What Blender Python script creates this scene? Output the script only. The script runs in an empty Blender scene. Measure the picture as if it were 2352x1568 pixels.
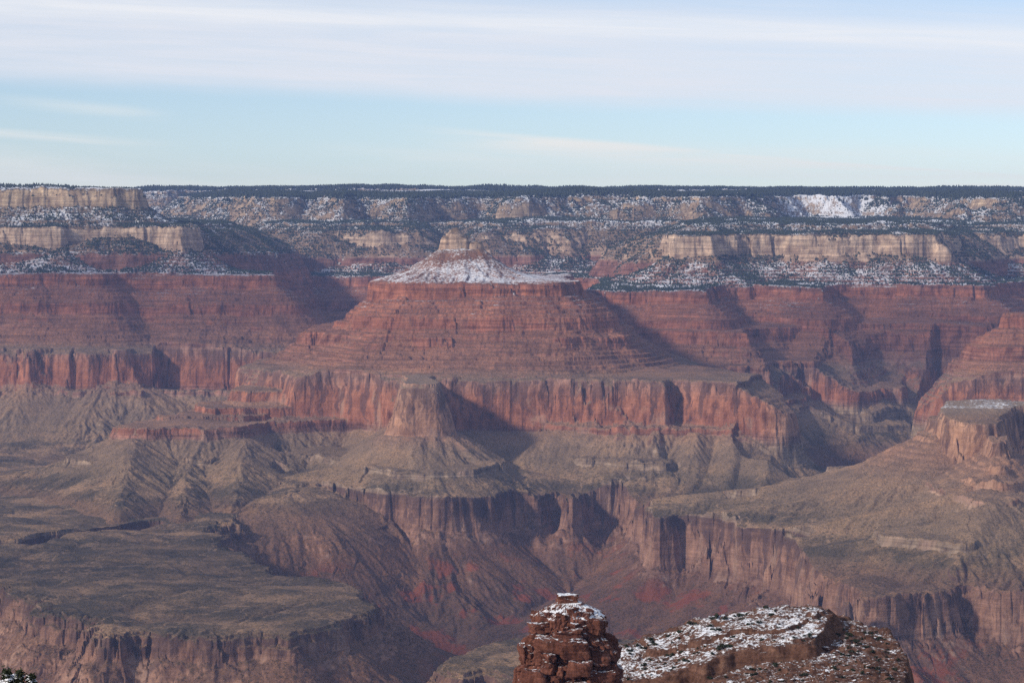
import bpy, bmesh, math, random
import numpy as np

C = bpy.context.scene
COL = C.collection
Q = 1.0                       # terrain grid coarseness (1 = final)
R = math.radians
random.seed(7)
RNG = np.random.default_rng(11)

# ------------------------------------------------------------------ camera
F = 5283.0                    # focal length in units of a 2352 px wide frame
PITCH = math.atan((784 - 528) / F)
cam_d = bpy.data.cameras.new("camera")
cam = bpy.data.objects.new("camera", cam_d)
COL.objects.link(cam)
cam.location = (0, 0, 0)
cam.rotation_euler = (R(90) - PITCH, 0, 0)
cam_d.sensor_width = 22.2
cam_d.lens = 22.2 * F / 2352.0
cam_d.clip_start = 1.0
cam_d.clip_end = 80000
C.camera = cam
CP, SP = math.cos(PITCH), math.sin(PITCH)

# ------------------------------------------------------------------ light
SUN_EL, SUN_AZ = 27.0, -122.0            # azimuth from +Y, clockwise
sun_dir = (math.sin(R(SUN_AZ)) * math.cos(R(SUN_EL)), math.cos(R(SUN_AZ)) * math.cos(R(SUN_EL)), math.sin(R(SUN_EL)))
sl = bpy.data.lights.new("sun", 'SUN')
sl.energy = 4.5
sl.angle = R(5.0)
sl.color = (1.0, 0.90, 0.78)
sun = bpy.data.objects.new("sun", sl)
COL.objects.link(sun)
from mathutils import Vector
sun.rotation_euler = Vector(sun_dir).to_track_quat('Z', 'Y').to_euler()
sun.location = (-2000, -1500, 1500)

C.view_settings.view_transform = 'Standard'
C.view_settings.look = 'None'
C.view_settings.exposure = -0.15
C.view_settings.gamma = 1.0
C.render.engine = 'CYCLES'
C.cycles.use_denoising = False
C.cycles.max_bounces = 6
C.cycles.volume_bounces = 0
C.cycles.sample_clamp_indirect = 3.0
C.cycles.sample_clamp_direct = 12.0
C.cycles.volume_step_rate = 1.0


class NT:
    """small helper to write node trees"""
    def __init__(self, tree):
        self.t = tree
        tree.nodes.clear()

    def n(self, typ, ins=None, **kw):
        nd = self.t.nodes.new(typ)
        for k, v in kw.items():
            setattr(nd, k, v)
        for k, v in (ins or {}).items():
            self.set(nd.inputs[k], v)
        return nd

    def set(self, sock, v):
        if isinstance(v, bpy.types.NodeSocket):
            self.t.links.new(v, sock)
        elif isinstance(v, bpy.types.Node):
            self.t.links.new(v.outputs[0], sock)
        else:
            if isinstance(v, tuple) and len(v) == 3 and sock.type == 'RGBA':
                v = v + (1.0,)
            sock.default_value = v

    def m(self, op, a, b=0.0, c=None, clamp=False):
        nd = self.n('ShaderNodeMath', operation=op, use_clamp=clamp)
        self.set(nd.inputs[0], a)
        self.set(nd.inputs[1], b)
        if c is not None:
            self.set(nd.inputs[2], c)
        return nd.outputs[0]

    def ss(self, v, a, b, lo=0.0, hi=1.0):
        nd = self.n('ShaderNodeMapRange', interpolation_type='SMOOTHSTEP')
        for k, x in zip(('Value', 'From Min', 'From Max', 'To Min', 'To Max'), (v, a, b, lo, hi)):
            self.set(nd.inputs[k], x)
        return nd.outputs[0]

    def lin(self, v, a, b, lo=0.0, hi=1.0):
        nd = self.n('ShaderNodeMapRange')
        for k, x in zip(('Value', 'From Min', 'From Max', 'To Min', 'To Max'), (v, a, b, lo, hi)):
            self.set(nd.inputs[k], x)
        return nd.outputs[0]

    def mix(self, f, a, b, mode='MIX'):
        nd = self.n('ShaderNodeMix', data_type='RGBA', blend_type=mode)
        self.set(nd.inputs[0], f)
        self.set(nd.inputs[6], a)
        self.set(nd.inputs[7], b)
        return nd.outputs[2]

    def vscale(self, v, s):
        nd = self.n('ShaderNodeVectorMath', operation='MULTIPLY')
        self.set(nd.inputs[0], v)
        nd.inputs[1].default_value = s
        return nd.outputs[0]

    def noise(self, v, scale=1.0, detail=3.0, rough=0.55, dist=0.0):
        nd = self.n('ShaderNodeTexNoise', {'Vector': v, 'Scale': scale, 'Detail': detail, 'Roughness': rough, 'Distortion': dist})
        return nd.outputs[0]

    def ramp(self, f, stops, interp='LINEAR'):
        nd = self.n('ShaderNodeValToRGB', {'Fac': f})
        cr = nd.color_ramp
        cr.interpolation = interp
        while len(cr.elements) < len(stops):
            cr.elements.new(0.5)
        for e, (p, c) in zip(cr.elements, stops):
            e.position = p
            e.color = (c[0], c[1], c[2], 1) if isinstance(c, tuple) else (c, c, c, 1)
        return nd.outputs[0]


# ------------------------------------------------------------------ sky
world = bpy.data.worlds.new("World")
C.world = world
world.use_nodes = True
w = NT(world.node_tree)
tc = w.n('ShaderNodeTexCoord').outputs['Generated']
sky = w.n('ShaderNodeTexSky', sky_type='NISHITA')
sky.sun_disc = False
sky.sun_elevation = R(SUN_EL)
sky.sun_rotation = R(SUN_AZ)
sky.altitude = 2100
sky.air_density = 1.0
sky.dust_density = 1.0
sky.ozone_density = 1.5
sx = w.n('ShaderNodeSeparateXYZ', {0: tc})
ay = w.m('MAXIMUM', w.m('ABSOLUTE', sx.outputs[1]), 0.05)
az = w.m('DIVIDE', sx.outputs[0], ay)            # tangent of azimuth
el = w.m('DIVIDE', sx.outputs[2], ay)            # tangent of elevation
elt = w.m('ADD', el, w.m('MULTIPLY', az, 0.036))  # cirrus bands dip to the east
cv = w.n('ShaderNodeCombineXYZ', {0: az, 1: elt, 2: 0.0}).outputs[0]
fib = w.noise(w.vscale(cv, (9.0, 210.0, 1)), 1.0, 6.0, 0.65, 0.5)     # long fibres
soft = w.noise(w.vscale(cv, (3.5, 26.0, 1)), 1.0, 4.0, 0.55, 0.3)
e2 = w.m('ADD', elt, w.m('MULTIPLY', w.m('SUBTRACT', soft, 0.5), 0.012))
# broad veil: sharp lower edge, thinning near its top
veil = w.m('MULTIPLY', w.ss(e2, 0.0515, 0.0625), w.ss(e2, 0.115, 0.085, 0.25, 1.0))
veil = w.m('MULTIPLY', veil, w.lin(soft, 0.25, 0.75, 0.70, 1.0))
# bright streak along the veil's top
band = w.m('MULTIPLY', w.ss(e2, 0.081, 0.0885), w.ss(e2, 0.098, 0.0895))
band = w.m('MULTIPLY', band, w.lin(fib, 0.3, 0.7, 0.45, 1.0))
# thin wisps low over the rim
def streak(slope, at, below, above, a0, a1, a2, a3):
    e = w.m('SUBTRACT', w.m('ADD', w.m('ADD', el, w.m('MULTIPLY', az, slope)), w.m('MULTIPLY', w.m('SUBTRACT', soft, 0.5), 0.006)), at)
    v = w.m('MULTIPLY', w.ss(e, -below, 0.0), w.ss(e, above, 0.0))
    v = w.m('MULTIPLY', v, w.m('MULTIPLY', w.ss(az, a0, a1), w.ss(az, a3, a2)))
    return w.m('MULTIPLY', v, w.lin(fib, 0.38, 0.62, 0.35, 1.0))
wisp = streak(0.080, 0.0400, 0.015, 0.003, -0.06, 0.02, 0.22, 0.30)
wisp = w.m('MAXIMUM', wisp, w.m('MULTIPLY', streak(0.070, 0.0268, 0.004, 0.0025, -0.40, -0.26, -0.19, -0.13), 0.7))
wisp = w.m('MAXIMUM', wisp, w.m('MULTIPLY', streak(0.10, 0.0345, 0.005, 0.004, -0.24, -0.20, -0.17, -0.14), 0.35))
low = w.m('MULTIPLY', w.m('MULTIPLY', w.ss(el, 0.008, 0.020), w.ss(el, 0.042, 0.028)), w.ss(soft, 0.40, 0.62))
wisp = w.m('MAXIMUM', wisp, w.m('MULTIPLY', w.m('MULTIPLY', low, w.lin(fib, 0.3, 0.7, 0.4, 1.0)), 0.75))
high = w.m('MULTIPLY', w.ss(el, 0.10, 0.3), w.lin(soft, 0.3, 0.7, 0.1, 0.5))
skyc = w.mix(1.0, sky.outputs[0], (1.22, 1.24, 1.34), 'MULTIPLY')
veil = w.m('MULTIPLY', veil, w.lin(fib, 0.36, 0.64, 0.76, 1.0))
c1 = w.mix(w.m('MAXIMUM', veil, high, clamp=True), skyc, (8.5, 8.55, 9.0))
c2 = w.mix(w.m('MULTIPLY', band, 0.6), c1, (9.6, 9.6, 9.6))
c3 = w.mix(w.m('MULTIPLY', wisp, 1.0, clamp=True), c2, (9.3, 9.3, 8.7))
bg = w.n('ShaderNodeBackground', {'Color': c3, 'Strength': 0.112})
wo = w.n('ShaderNodeOutputWorld')
w.t.links.new(bg.outputs[0], wo.inputs[0])


# ------------------------------------------------------------------ object helpers
def tag(o, label=None, cat=None, group=None, kind=None):
    for k, v in (('label', label), ('category', cat), ('group', group), ('kind', kind)):
        if v:
            o[k] = v
    return o


def link(name, me, mat=None, parent=None):
    o = bpy.data.objects.new(name, me)
    COL.objects.link(o)
    if mat:
        me.materials.append(mat)
    if parent:
        o.parent = parent
    return o


def np_mesh(name, verts, faces, attrs=None, smooth=False):
    """verts (n,3), faces (m,k) with k 3 or 4"""
    me = bpy.data.meshes.new(name)
    n, (m, k) = len(verts), faces.shape
    me.vertices.add(n)
    me.vertices.foreach_set('co', np.ascontiguousarray(verts, dtype=np.float32).ravel())
    me.loops.add(m * k)
    me.loops.foreach_set('vertex_index', np.ascontiguousarray(faces, dtype=np.int32).ravel())
    me.polygons.add(m)
    me.polygons.foreach_set('loop_start', np.arange(0, m * k, k, dtype=np.int32))
    me.polygons.foreach_set('loop_total', np.full(m, k, dtype=np.int32))
    if smooth:
        me.polygons.foreach_set('use_smooth', np.ones(m, dtype=bool))
    for an, av in (attrs or {}).items():
        a = me.attributes.new(an, 'FLOAT', 'POINT')
        a.data.foreach_set('value', np.ascontiguousarray(av, dtype=np.float32))
    me.update(calc_edges=True)
    return me


# ------------------------------------------------------------------ noise in numpy
_perm = RNG.permutation(4096).astype(np.int32)
_ang = RNG.random(4096).astype(np.float32) * 6.2831853
_gx, _gy = np.cos(_ang), np.sin(_ang)
_j1 = (RNG.random(4096).astype(np.float32) - 0.5) * 0.9
_j2 = (RNG.random(4096).astype(np.float32) - 0.5) * 0.9


def _h(ix, iy, seed):
    return _perm[(_perm[(ix + seed * 131) & 4095] + iy) & 4095]


def perlin(x, y, lam, seed=0):
    px, py = (x / lam).astype(np.float32), (y / lam).astype(np.float32)
    ix, iy = np.floor(px).astype(np.int32), np.floor(py).astype(np.int32)
    fx, fy = px - ix, py - iy
    u, v = fx * fx * fx * (fx * (fx * 6 - 15) + 10), fy * fy * fy * (fy * (fy * 6 - 15) + 10)

    def g(dx, dy):
        h = _h(ix + dx, iy + dy, seed)
        return _gx[h] * (fx - dx) + _gy[h] * (fy - dy)
    a = g(0, 0); a += u * (g(1, 0) - a)
    b = g(0, 1); b += u * (g(1, 1) - b)
    return (a + v * (b - a)) * 1.5           # about -1..1


def gullies(x, y, tx, ty, lam, seed):
    """stripes that run along the fall line: (tx, ty) is the unit contour direction"""
    px, py = (x / lam).astype(np.float32), (y / lam).astype(np.float32)
    ix, iy = np.floor(px).astype(np.int32), np.floor(py).astype(np.int32)
    fx, fy = px - ix, py - iy
    va = np.zeros_like(px); wt = np.full_like(px, 1e-6)
    for dx in (-1, 0, 1):
        for dy in (-1, 0, 1):
            h = _h(ix + dx, iy + dy, seed)
            qx, qy = fx - dx - 0.5 - _j1[h], fy - dy - 0.5 - _j2[h]
            ww = np.maximum(0, 1 - (qx * qx + qy * qy) * 0.75)
            ww *= ww
            va += np.cos((qx * tx + qy * ty) * 6.2831853) * ww
            wt += ww
    return va / wt


# ------------------------------------------------------------------ strata outlines, traced as places on the map
def xd(px, D):
    """a bearing (frame column) and a distance north"""
    return ((px - 1176) / F * D / CP, D)


def px(z, x, y):
    """where the sight line through a frame point meets elevation z"""
    u, v = (x - 1176) / F, (784 - y) / F
    dy, dz = CP + v * SP, -SP + v * CP
    t = z / dz
    return (u * t, dy * t)


def seen(z, *pts):
    """mixed list: (x, y) frame points with y < 2400, or (x, D) bearings and distances"""
    return [px(z, a, b) if b < 2400 else xd(a, b) for a, b in pts]


# strata coordinate: 0 floor 1 Tapeats foot 2 Tapeats rim 3 Redwall foot 4 Redwall rim 5 Supai rim 6 Coconino foot 7 Coconino rim 8 Kaibab rim
KEYS = {
    'mid':   [(-1400, 0), (-1000, 1), (-856, 2), (-712, 3), (-530, 4), (-203, 5), (-90, 6), (0, 7), (200, 8)],
    'butte': [(-1400, 0), (-1000, 1), (-856, 2), (-712, 3), (-530, 4), (-203, 5), (-73, 6), (20, 7), (200, 8)],
    'plain': [(-1500, 0), (-1000, 1), (-900, 2), (-715, 3), (-530, 4), (-203, 5), (-90, 6), (0, 7), (200, 8)],
    'west':  [(-1500, 0), (-1000, 1), (-880, 2), (-680, 3), (-515, 4), (-200, 5), (-100, 6), (16, 7), (200, 8)],
    'north': [(-1400, 0), (-1000, 1), (-856, 2), (-710, 3), (-553, 4), (-248, 5), (-135, 6), (-8, 7), (222, 8)],
    'east':  [(-1400, 0), (-1000, 1), (-856, 2), (-705, 3), (-545, 4), (-240, 5), (-90, 6), (0, 7), (200, 8)],
}
P_SUPAI = [(0, 0), (5, -16), (9, -19), (17, -56), (30, -62), (112, -102), (116, -111), (150, -126), (156, -146), (161, -150), (170, -178), (215, -199), (219, -209),
           (262, -229), (266, -239), (330, -268), (334, -276), (400, -306), (404, -312), (470, -331)]
P_RED = [(0, 0), (5, -14), (9, -16), (20, -85), (34, -150), (44, -158), (47, -166), (60, -172), (64, -180), (180, -232), (330, -291), (520, -350), (760, -398), (1100, -450), (1800, -650)]
P_RED_S = [(0, 0), (5, -14), (9, -16), (20, -85), (32, -135), (42, -142), (45, -150), (60, -157), (64, -164), (180, -215), (330, -272), (520, -330), (760, -378), (1100, -430), (1800, -640)]
P_LEDGE = [(0, 0), (3, -14), (8, -26), (14, -30), (120, -82), (300, -158), (500, -214), (900, -340)]
P_STEP = [(0, 0), (4, -22), (8, -30), (12, -44), (40, -58), (46, -66), (220, -160), (900, -360)]
P_SPUR = [(0, 0), (60, -26), (160, -63), (300, -104), (450, -132), (700, -170), (1000, -400)]
P_TAP = [(0, 0), (3, -8), (7, -10), (16, -60), (26, -110), (36, -122), (60, -134), (200, -212), (420, -318), (700, -420), (1000, -490)]
P_TAP_N = [(0, 0), (2, -6), (14, -10), (18, -27), (26, -30), (32, -54), (40, -60), (55, -68), (120, -116), (300, -215), (700, -370)]
def chain(top, below):
    """one cliff above the next: the lower strata carry on from the foot of the upper"""
    d, z = top[-1]
    return top + [(d + a, z + b) for a, b in below[1:]]


P_SUPAI = chain(P_SUPAI, [(0, 0), (30, -4)] + [(a + 30, b - 4) for a, b in P_RED_S[1:]])
P_COCO = chain([(0, 0), (8, -30), (12, -34), (22, -108), (30, -114), (60, -132), (160, -186), (300, -240)], P_SUPAI)
P_KAIB = chain([(0, 0), (6, -20), (20, -30), (70, -66), (120, -100), (126, -114), (190, -150), (270, -196), (330, -222)], P_COCO)
P_CAP = chain([(0, 0), (10, -35), (22, -45), (34, -95), (90, -128), (160, -160), (165, -172), (240, -190)], P_COCO)
P_CONE = [(0, 0), (50, -42), (105, -74), (170, -99), (235, -119), (262, -128), (285, -400), (900, -1100)]

LAYERS = []


def t_bench(X):
    return np.interp(X, [-300, 530], [-844, -902])


def seen_bench(*pts):
    out = []
    for a, b in pts:
        if b >= 2400:
            out.append(xd(a, b))
            continue
        z = -880.0
        for _ in range(6):
            z = float(t_bench(px(z, a, b)[0]))
        out.append(px(z, a, b))
    return out


def layer(form, z, pts, prof, amp=1.0, bury=0.0, dip=0.0, d0=0.0, rise=0.02, spur=0.0):
    far = 0.15 if prof in (P_RED, P_RED_S, P_LEDGE, P_STEP, P_TAP, P_TAP_N, P_SPUR, P_CONE) else 0.7
    if prof is P_SPUR:
        far = 0.12
    prof = list(prof) + [(prof[-1][0] + 500, prof[-1][1] - 1600)]
    yr = (min(b for _, b in pts), max(b for _, b in pts)) if prof[0] is P_SPUR[0] and form in ('central_butte', 'flat_butte') and rise == 0.0 else (0, 1e6)
    LAYERS.append(dict(yr=yr, form=form, z=z, tilt=(z == -839), pts=np.array(seen_bench(*pts) if z == -839 else seen(z, *pts)), prof=np.array(prof, float), amp=amp, bury=bury, dip=dip, d0=d0, rise=rise, spur=spur, far=far))


FORMS = ['canyon_floor', 'near_plateau', 'inner_rim', 'north_wall', 'west_mesa', 'central_butte', 'flat_butte', 'east_butte', 'near_bench']
K_OF = dict(canyon_floor='mid', near_plateau='plain', inner_rim='mid', north_wall='north', west_mesa='west', central_butte='butte', flat_butte='mid', east_butte='east', near_bench='plain')

# --- west mesa
layer('west_mesa', 203, [(-900, 11200), (-400, 11000), (0, 11020), (150, 11000), (250, 11040), (318, 11120), (328, 11500), (200, 12500), (-900, 12500)], P_CAP, 0.6, 0.25)
layer('west_mesa', 40, [(-900, 10900), (0, 10930), (300, 10950), (400, 11100), (470, 11400), (560, 12200), (400, 12600), (-900, 12600)], [(0, 0), (5, -14), (100, -40), (300, -150), (700, -900)], 0.6, 0.3)
layer('west_mesa', 18, [(-900, 10720), (0, 10760), (100, 10720), (148, 10690), (162, 10800), (300, 10820), (415, 10780), (448, 10860), (455, 11150), (500, 11600), (560, 12300), (300, 12800), (-900, 12800)], P_COCO, 0.5, 0.15)
layer('west_mesa', -198, [(-900, 10400), (-100, 10420), (60, 10400), (235, 10380), (262, 10500), (340, 10560), (420, 10480), (520, 10430), (636, 10420), (650, 10500), (640, 10800), (600, 11300), (620, 12000), (300, 12800), (-900, 12800)], P_SUPAI, 0.65, 0.15)
layer('west_mesa', -515, [(-900, 9900), (-150, 9950), (-60, 9900), (0, 9930), (60, 9880), (135, 9900), (150, 10120), (185, 10130), (200, 9950), (260, 9880), (318, 9900), (330, 10120), (380, 10180), (470, 10120), (530, 10080), (538, 10330), (548, 10330), (556, 10080),
      (640, 10020), (740, 10000), (820, 10100), (900, 10400), (930, 12500), (-900, 12500)], P_RED_S, 0.9, 0.1)
layer('west_mesa', -690, [(-900, 9700), (0, 9780), (150, 9780), (200, 9800), (330, 9750), (350, 9900), (430, 9900), (560, 9850), (650, 9900), (800, 10000), (800, 11000), (-900, 11000)], P_LEDGE, 0.9, 0.3)

# --- north wall
ND = dict(dip=0.016, d0=12500)
layer('north_wall', 180, [(420, 17400), (430, 14800), (480, 14300), (545, 14000), (600, 13450), (650, 13250), (700, 13550), (780, 13100), (850, 13350), (930, 13000), (1010, 13350), (1100, 13500), (1200, 13150), (1300, 13400), (1420, 13250), (1530, 13000),
      (1600, 12750), (1690, 12900), (1765, 13250), (1785, 13900), (1850, 14100), (1945, 13950), (1968, 14350), (2015, 13900), (2062, 13750), (2085, 14050), (2120, 13500), (2200, 12900), (2290, 12700), (2352, 12720), (2900, 12500), (2900, 17600)], P_KAIB, 1.2, 0.9, rise=0.045, spur=1.0, **ND)
layer('north_wall', 288, [(-900, 17200), (330, 16900), (380, 16800), (450, 16900), (520, 16700), (700, 16500), (2900, 16500), (2900, 17900), (-900, 17900)], P_KAIB, 1.2, 0.8, rise=0.045)
layer('north_wall', 40, [(600, 13000), (760, 12620), (940, 12620), (1010, 12950), (1130, 12600), (1400, 12700), (1530, 12500), (1545, 11350), (1640, 11300), (1700, 11450), (1850, 11500), (2050, 11400), (2140, 11600), (2200, 12150), (2352, 12050), (2900, 11900), (2900, 15000), (600, 15000)],
      [(0, 0), (5, -18), (90, -46), (300, -170), (700, -900)], 0.9, 0.8, spur=0.6, **ND)
layer('north_wall', 0, [(520, 13600), (620, 13000), (700, 12600), (765, 12480), (860, 12420), (938, 12450), (950, 12750), (1000, 12850), (1120, 12560), (1132, 12480), (1300, 12420), (1350, 12500), (1400, 12750), (1480, 12550), (1524, 12480), (1535, 11900), (1530, 11100), (1540, 10910), (1636, 10890),
      (1652, 11020), (1720, 11080), (1800, 11060), (1900, 10980), (2000, 10960), (2100, 10900), (2158, 10940), (2180, 11200), (2195, 11900), (2260, 11850), (2352, 11880), (2900, 11700), (2900, 15000), (520, 15000)], P_COCO, 0.75, 0.95, spur=0.5, **ND)
layer('north_wall', 1, [(1530, 11300), (1540, 10910), (1636, 10890), (1652, 11020), (1720, 11080), (1800, 11060), (1900, 10980), (2000, 10960), (2100, 10900), (2158, 10940), (2175, 11300)], P_COCO, 0.85, 0.28, **ND)
layer('north_wall', -226, [(560, 12500), (640, 12250), (700, 12100), (880, 11950), (960, 12100), (1100, 12050), (1290, 11700), (1370, 11650), (1378, 11100), (1330, 10450), (1400, 10380), (1500, 10290), (1622, 10180), (1636, 10520), (1700, 10700), (1780, 10600), (1890, 10350), (1904, 10650), (1990, 10720),
      (2100, 10600), (2216, 10560), (2262, 10500), (2285, 10900), (2352, 11300), (2900, 11300), (2900, 15000), (560, 15000)], P_SUPAI, 0.7, 0.15, **ND)
layer('north_wall', -385, [(1330, 10150), (1500, 10000), (1660, 9820), (1718, 9790), (1728, 10050), (1850, 10250), (1960, 10000), (2000, 10250), (2120, 10280), (2250, 10120), (2262, 10400), (2400, 10700), (2900, 10800), (2900, 12500), (1330, 12500)],
      [(0, 0), (8, -30), (12, -34), (20, -62), (60, -84), (64, -96), (120, -126), (126, -140), (190, -168), (300, -230), (600, -900)], 0.9, 0.25, **ND)
layer('north_wall', -510, [(900, 10600), (1300, 9750), (1500, 9560), (1640, 9500), (1765, 9480), (1778, 9800), (1800, 9790), (1880, 9780), (1960, 9740), (2020, 9850), (2086, 9900), (2092, 10250), (2140, 10450), (2200, 10300), (2400, 10200), (2900, 10300), (2900, 13000), (900, 13000)], P_RED_S, 0.9, 0.08, **ND)
layer('north_wall', -645, [(1300, 9600), (1500, 9420), (1770, 9350), (1850, 9580), (1960, 9540), (2080, 9700), (2130, 10000), (2400, 10000), (2900, 10100), (2900, 11000), (1300, 11000)], P_LEDGE, 0.9, 0.3, **ND)

# --- central butte
layer('central_butte', 12, [(1040, 9095), (1044, 9082), (1050, 9090), (1047, 9108)], [(0, 0), (16, -14), (30, -30), (44, -52), (54, -92), (62, -96), (200, -300)], 0.1)
layer('central_butte', -26, [(1016, 9090), (1024, 9055), (1068, 9060), (1078, 9110), (1060, 9150), (1022, 9140)], [(0, 0), (10, -8), (20, -52), (26, -58), (200, -300)], 0.12)
layer('central_butte', -44, [(1080, 9090), (1086, 9060), (1102, 9065), (1104, 9110), (1084, 9125)], [(0, 0), (7, -5), (15, -14), (20, -44), (200, -300)], 0.12)
layer('central_butte', -76, [(1002, 9100), (1015, 9030), (1070, 9020), (1112, 9040), (1118, 9110), (1080, 9170), (1020, 9170)], P_CONE, 0.3)
layer('central_butte', -198, [(888, 9060), (900, 8900), (945, 8820), (1040, 8790), (1060, 8760), (1140, 8730), (1230, 8740), (1286, 8770), (1318, 8860), (1322, 9100), (1316, 9400), (1300, 9900), (1330, 10500), (1200, 10500), (1120, 9900), (960, 9500), (880, 9300)], P_SUPAI, 0.65, 0.3)
layer('central_butte', -355, [(770, 9040), (830, 8820), (900, 8720), (1040, 8600), (1180, 8560), (1300, 8600), (1385, 8740), (1396, 9000), (1400, 9600), (1380, 10400), (900, 10300), (790, 9500)], [(0, 0), (6, -20), (40, -38), (44, -50), (150, -110), (300, -230), (600, -900)], 0.75, 0.3)
layer('central_butte', -396, [(690, 9020), (760, 8780), (850, 8720), (880, 8650), (960, 8560), (1026, 8500), (1036, 8510), (1042, 8640), (1170, 8610), (1182, 8530), (1300, 8510), (1420, 8620), (1446, 8780), (1452, 9300), (1440, 10400), (800, 10300), (700, 9500)],
      [(0, 0), (5, -16), (9, -18), (16, -48), (50, -66), (53, -74), (90, -92), (94, -102), (150, -126), (220, -136), (300, -240), (600, -900)], 0.7, 0.2)
layer('central_butte', -530, [(592, 8760), (600, 8690), (650, 8620), (700, 8570), (780, 8570), (850, 8490), (888, 8430), (930, 8340), (1040, 8250), (1100, 8290), (1180, 8295), (1240, 8255),
      (1330, 8205), (1430, 8190), (1528, 8120), (1540, 8210), (1640, 8110), (1720, 8050), (1784, 8000), (1806, 8030), (1820, 8150), (1800, 8400), (1700, 8700), (1600, 9100), (1520, 9700), (1400, 10300), (900, 10300), (700, 9700), (620, 9300), (590, 9000)], P_RED, 0.75, 0.06)
layer('central_butte', -527, [(928, 7890), (950, 7870), (992, 7870), (1003, 7900), (998, 8050), (985, 8200), (1010, 8400), (950, 8500), (925, 8350), (934, 8150)], [(0, 0), (6, -12), (12, -20), (28, -80), (34, -90), (52, -158), (58, -172), (70, -182), (180, -242), (300, -302), (420, -348), (640, -400), (1000, -480)], 0.4, 0.0)
layer('central_butte', -600, [(520, 8640), (560, 8560), (640, 8560), (700, 8620), (780, 8690), (860, 8600), (880, 8900), (700, 9400), (540, 8900)], P_STEP, 0.7, 0.2)
layer('central_butte', -650, [(440, 8480), (470, 8400), (560, 8430), (640, 8480), (760, 8600), (860, 8500), (900, 8700), (560, 8900), (460, 8700)], P_STEP, 0.7, 0.2)
layer('central_butte', -676, [(350, 8330), (366, 8290), (395, 8310), (440, 8330), (560, 8360), (640, 8500), (440, 8620)], P_STEP, 0.6, 0.1)
layer('central_butte', -694, [(262, 8090), (330, 8020), (420, 8060), (470, 8030), (560, 8090), (620, 8290), (700, 8350), (800, 8420), (870, 8400), (900, 8300), (960, 8320), (960, 9000), (700, 9300), (440, 8700), (300, 8300)],
      [(0, 0), (4, -18), (8, -20), (14, -40), (20, -44), (120, -96), (300, -172), (500, -226), (900, -350)], 0.5, 0.03)
layer('central_butte', -690, [(1000, 8230), (1150, 8230), (1240, 8190), (1330, 8140), (1420, 8060), (1530, 8040), (1640, 8040), (1780, 7950), (1830, 7990), (1840, 8200), (1700, 8800), (1400, 9500), (1000, 9500)], P_LEDGE, 0.6, 0.3)
layer('central_butte', -784, [(148, 7960), (200, 7830), (270, 7850), (285, 7990), (400, 8000), (430, 7880), (490, 7880), (520, 8000), (640, 8010), (700, 8050), (770, 7900), (840, 7660), (900, 7515), (1000, 7480), (1100, 7550), (1150, 7700), (1155, 8000), (1240, 8080), (1330, 7930), (1420, 7790), (1530, 7760),
      (1560, 7860), (1660, 7860), (1740, 7780), (1840, 7740), (1900, 7600), (1985, 7480), (1985, 7700), (1900, 8200), (1700, 8900), (700, 9300), (400, 8700), (200, 8300)], P_LEDGE, 0.7, 0.5)



def talus_spur(form, x0, D0, z0, x1, D1, z1, w=9):
    dip = (z0 - z1) / (D0 - D1)
    layer(form, z0, [(x0 - w, D0), (x1 - w, D1), (x1 + w, D1), (x0 + w, D0)], P_SPUR, 0.5, 0.0, dip, D0, 0.0)


talus_spur('central_butte', 1600, 8020, -700, 1585, 7560, -888)
talus_spur('central_butte', 1775, 7960, -700, 1745, 7370, -888)
talus_spur('central_butte', 1690, 8020, -705, 1675, 7470, -888)
talus_spur('central_butte', 1430, 8080, -700, 1400, 7830, -880)
talus_spur('central_butte', 1510, 8050, -705, 1490, 7650, -886)
talus_spur('central_butte', 1290, 8180, -712, 1270, 7830, -868)
talus_spur('central_butte', 960, 7790, -708, 955, 7540, -838)
talus_spur('central_butte', 300, 7980, -724, 265, 7100, -895)
talus_spur('central_butte', 560, 8060, -726, 530, 7300, -895)
talus_spur('central_butte', 430, 7860, -800, 410, 7150, -896)
talus_spur('flat_butte', 2090, 7060, -690, 1800, 6720, -890)
talus_spur('flat_butte', 2130, 6960, -690, 1850, 6560, -890)
talus_spur('flat_butte', 2170, 6760, -700, 1900, 6420, -888)
talus_spur('flat_butte', 2290, 6180, -728, 2190, 5830, -890)
talus_spur('flat_butte', 2240, 6400, -715, 2060, 6150, -848)

# --- flat-topped butte
layer('flat_butte', -545, [(2170, 7090), (2150, 6990), (2168, 6900), (2210, 6820), (2262, 6770), (2286, 6790), (2304, 6900), (2345, 7020), (2420, 7060), (2700, 7080), (2700, 7160), (2300, 7130)], P_RED, 0.62, 0.15, dip=0.15, d0=6960)
layer('flat_butte', -572, [(2140, 7100), (2126, 7020), (2160, 6940), (2195, 7100)], P_STEP, 0.3, 0.1)
layer('flat_butte', -622, [(2108, 7100), (2098, 7000), (2155, 6900), (2195, 7100)], P_STEP, 0.3, 0.1)
layer('flat_butte', -664, [(2062, 7120), (2060, 7000), (2140, 6860), (2195, 7080)], P_STEP, 0.4, 0.1)
layer('flat_butte', -606, [(2266, 6760), (2282, 6580), (2308, 6580), (2318, 6760)], P_STEP, 0.25, 0.1)
layer('flat_butte', -664, [(2256, 6680), (2284, 6460), (2312, 6460), (2332, 6680)], P_LEDGE, 0.5, 0.15)
layer('flat_butte', -698, [(2215, 6560), (2245, 6400), (2290, 6310), (2345, 6330), (2400, 6560)], P_LEDGE, 0.6, 0.15)
layer('flat_butte', -728, [(1998, 7180), (1985, 7110), (2040, 7000), (2120, 6720), (2170, 6450), (2215, 6260), (2290, 6150), (2400, 6250), (2700, 6350), (2700, 7000), (2100, 7200)], P_LEDGE, 0.6, 0.5)
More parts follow.
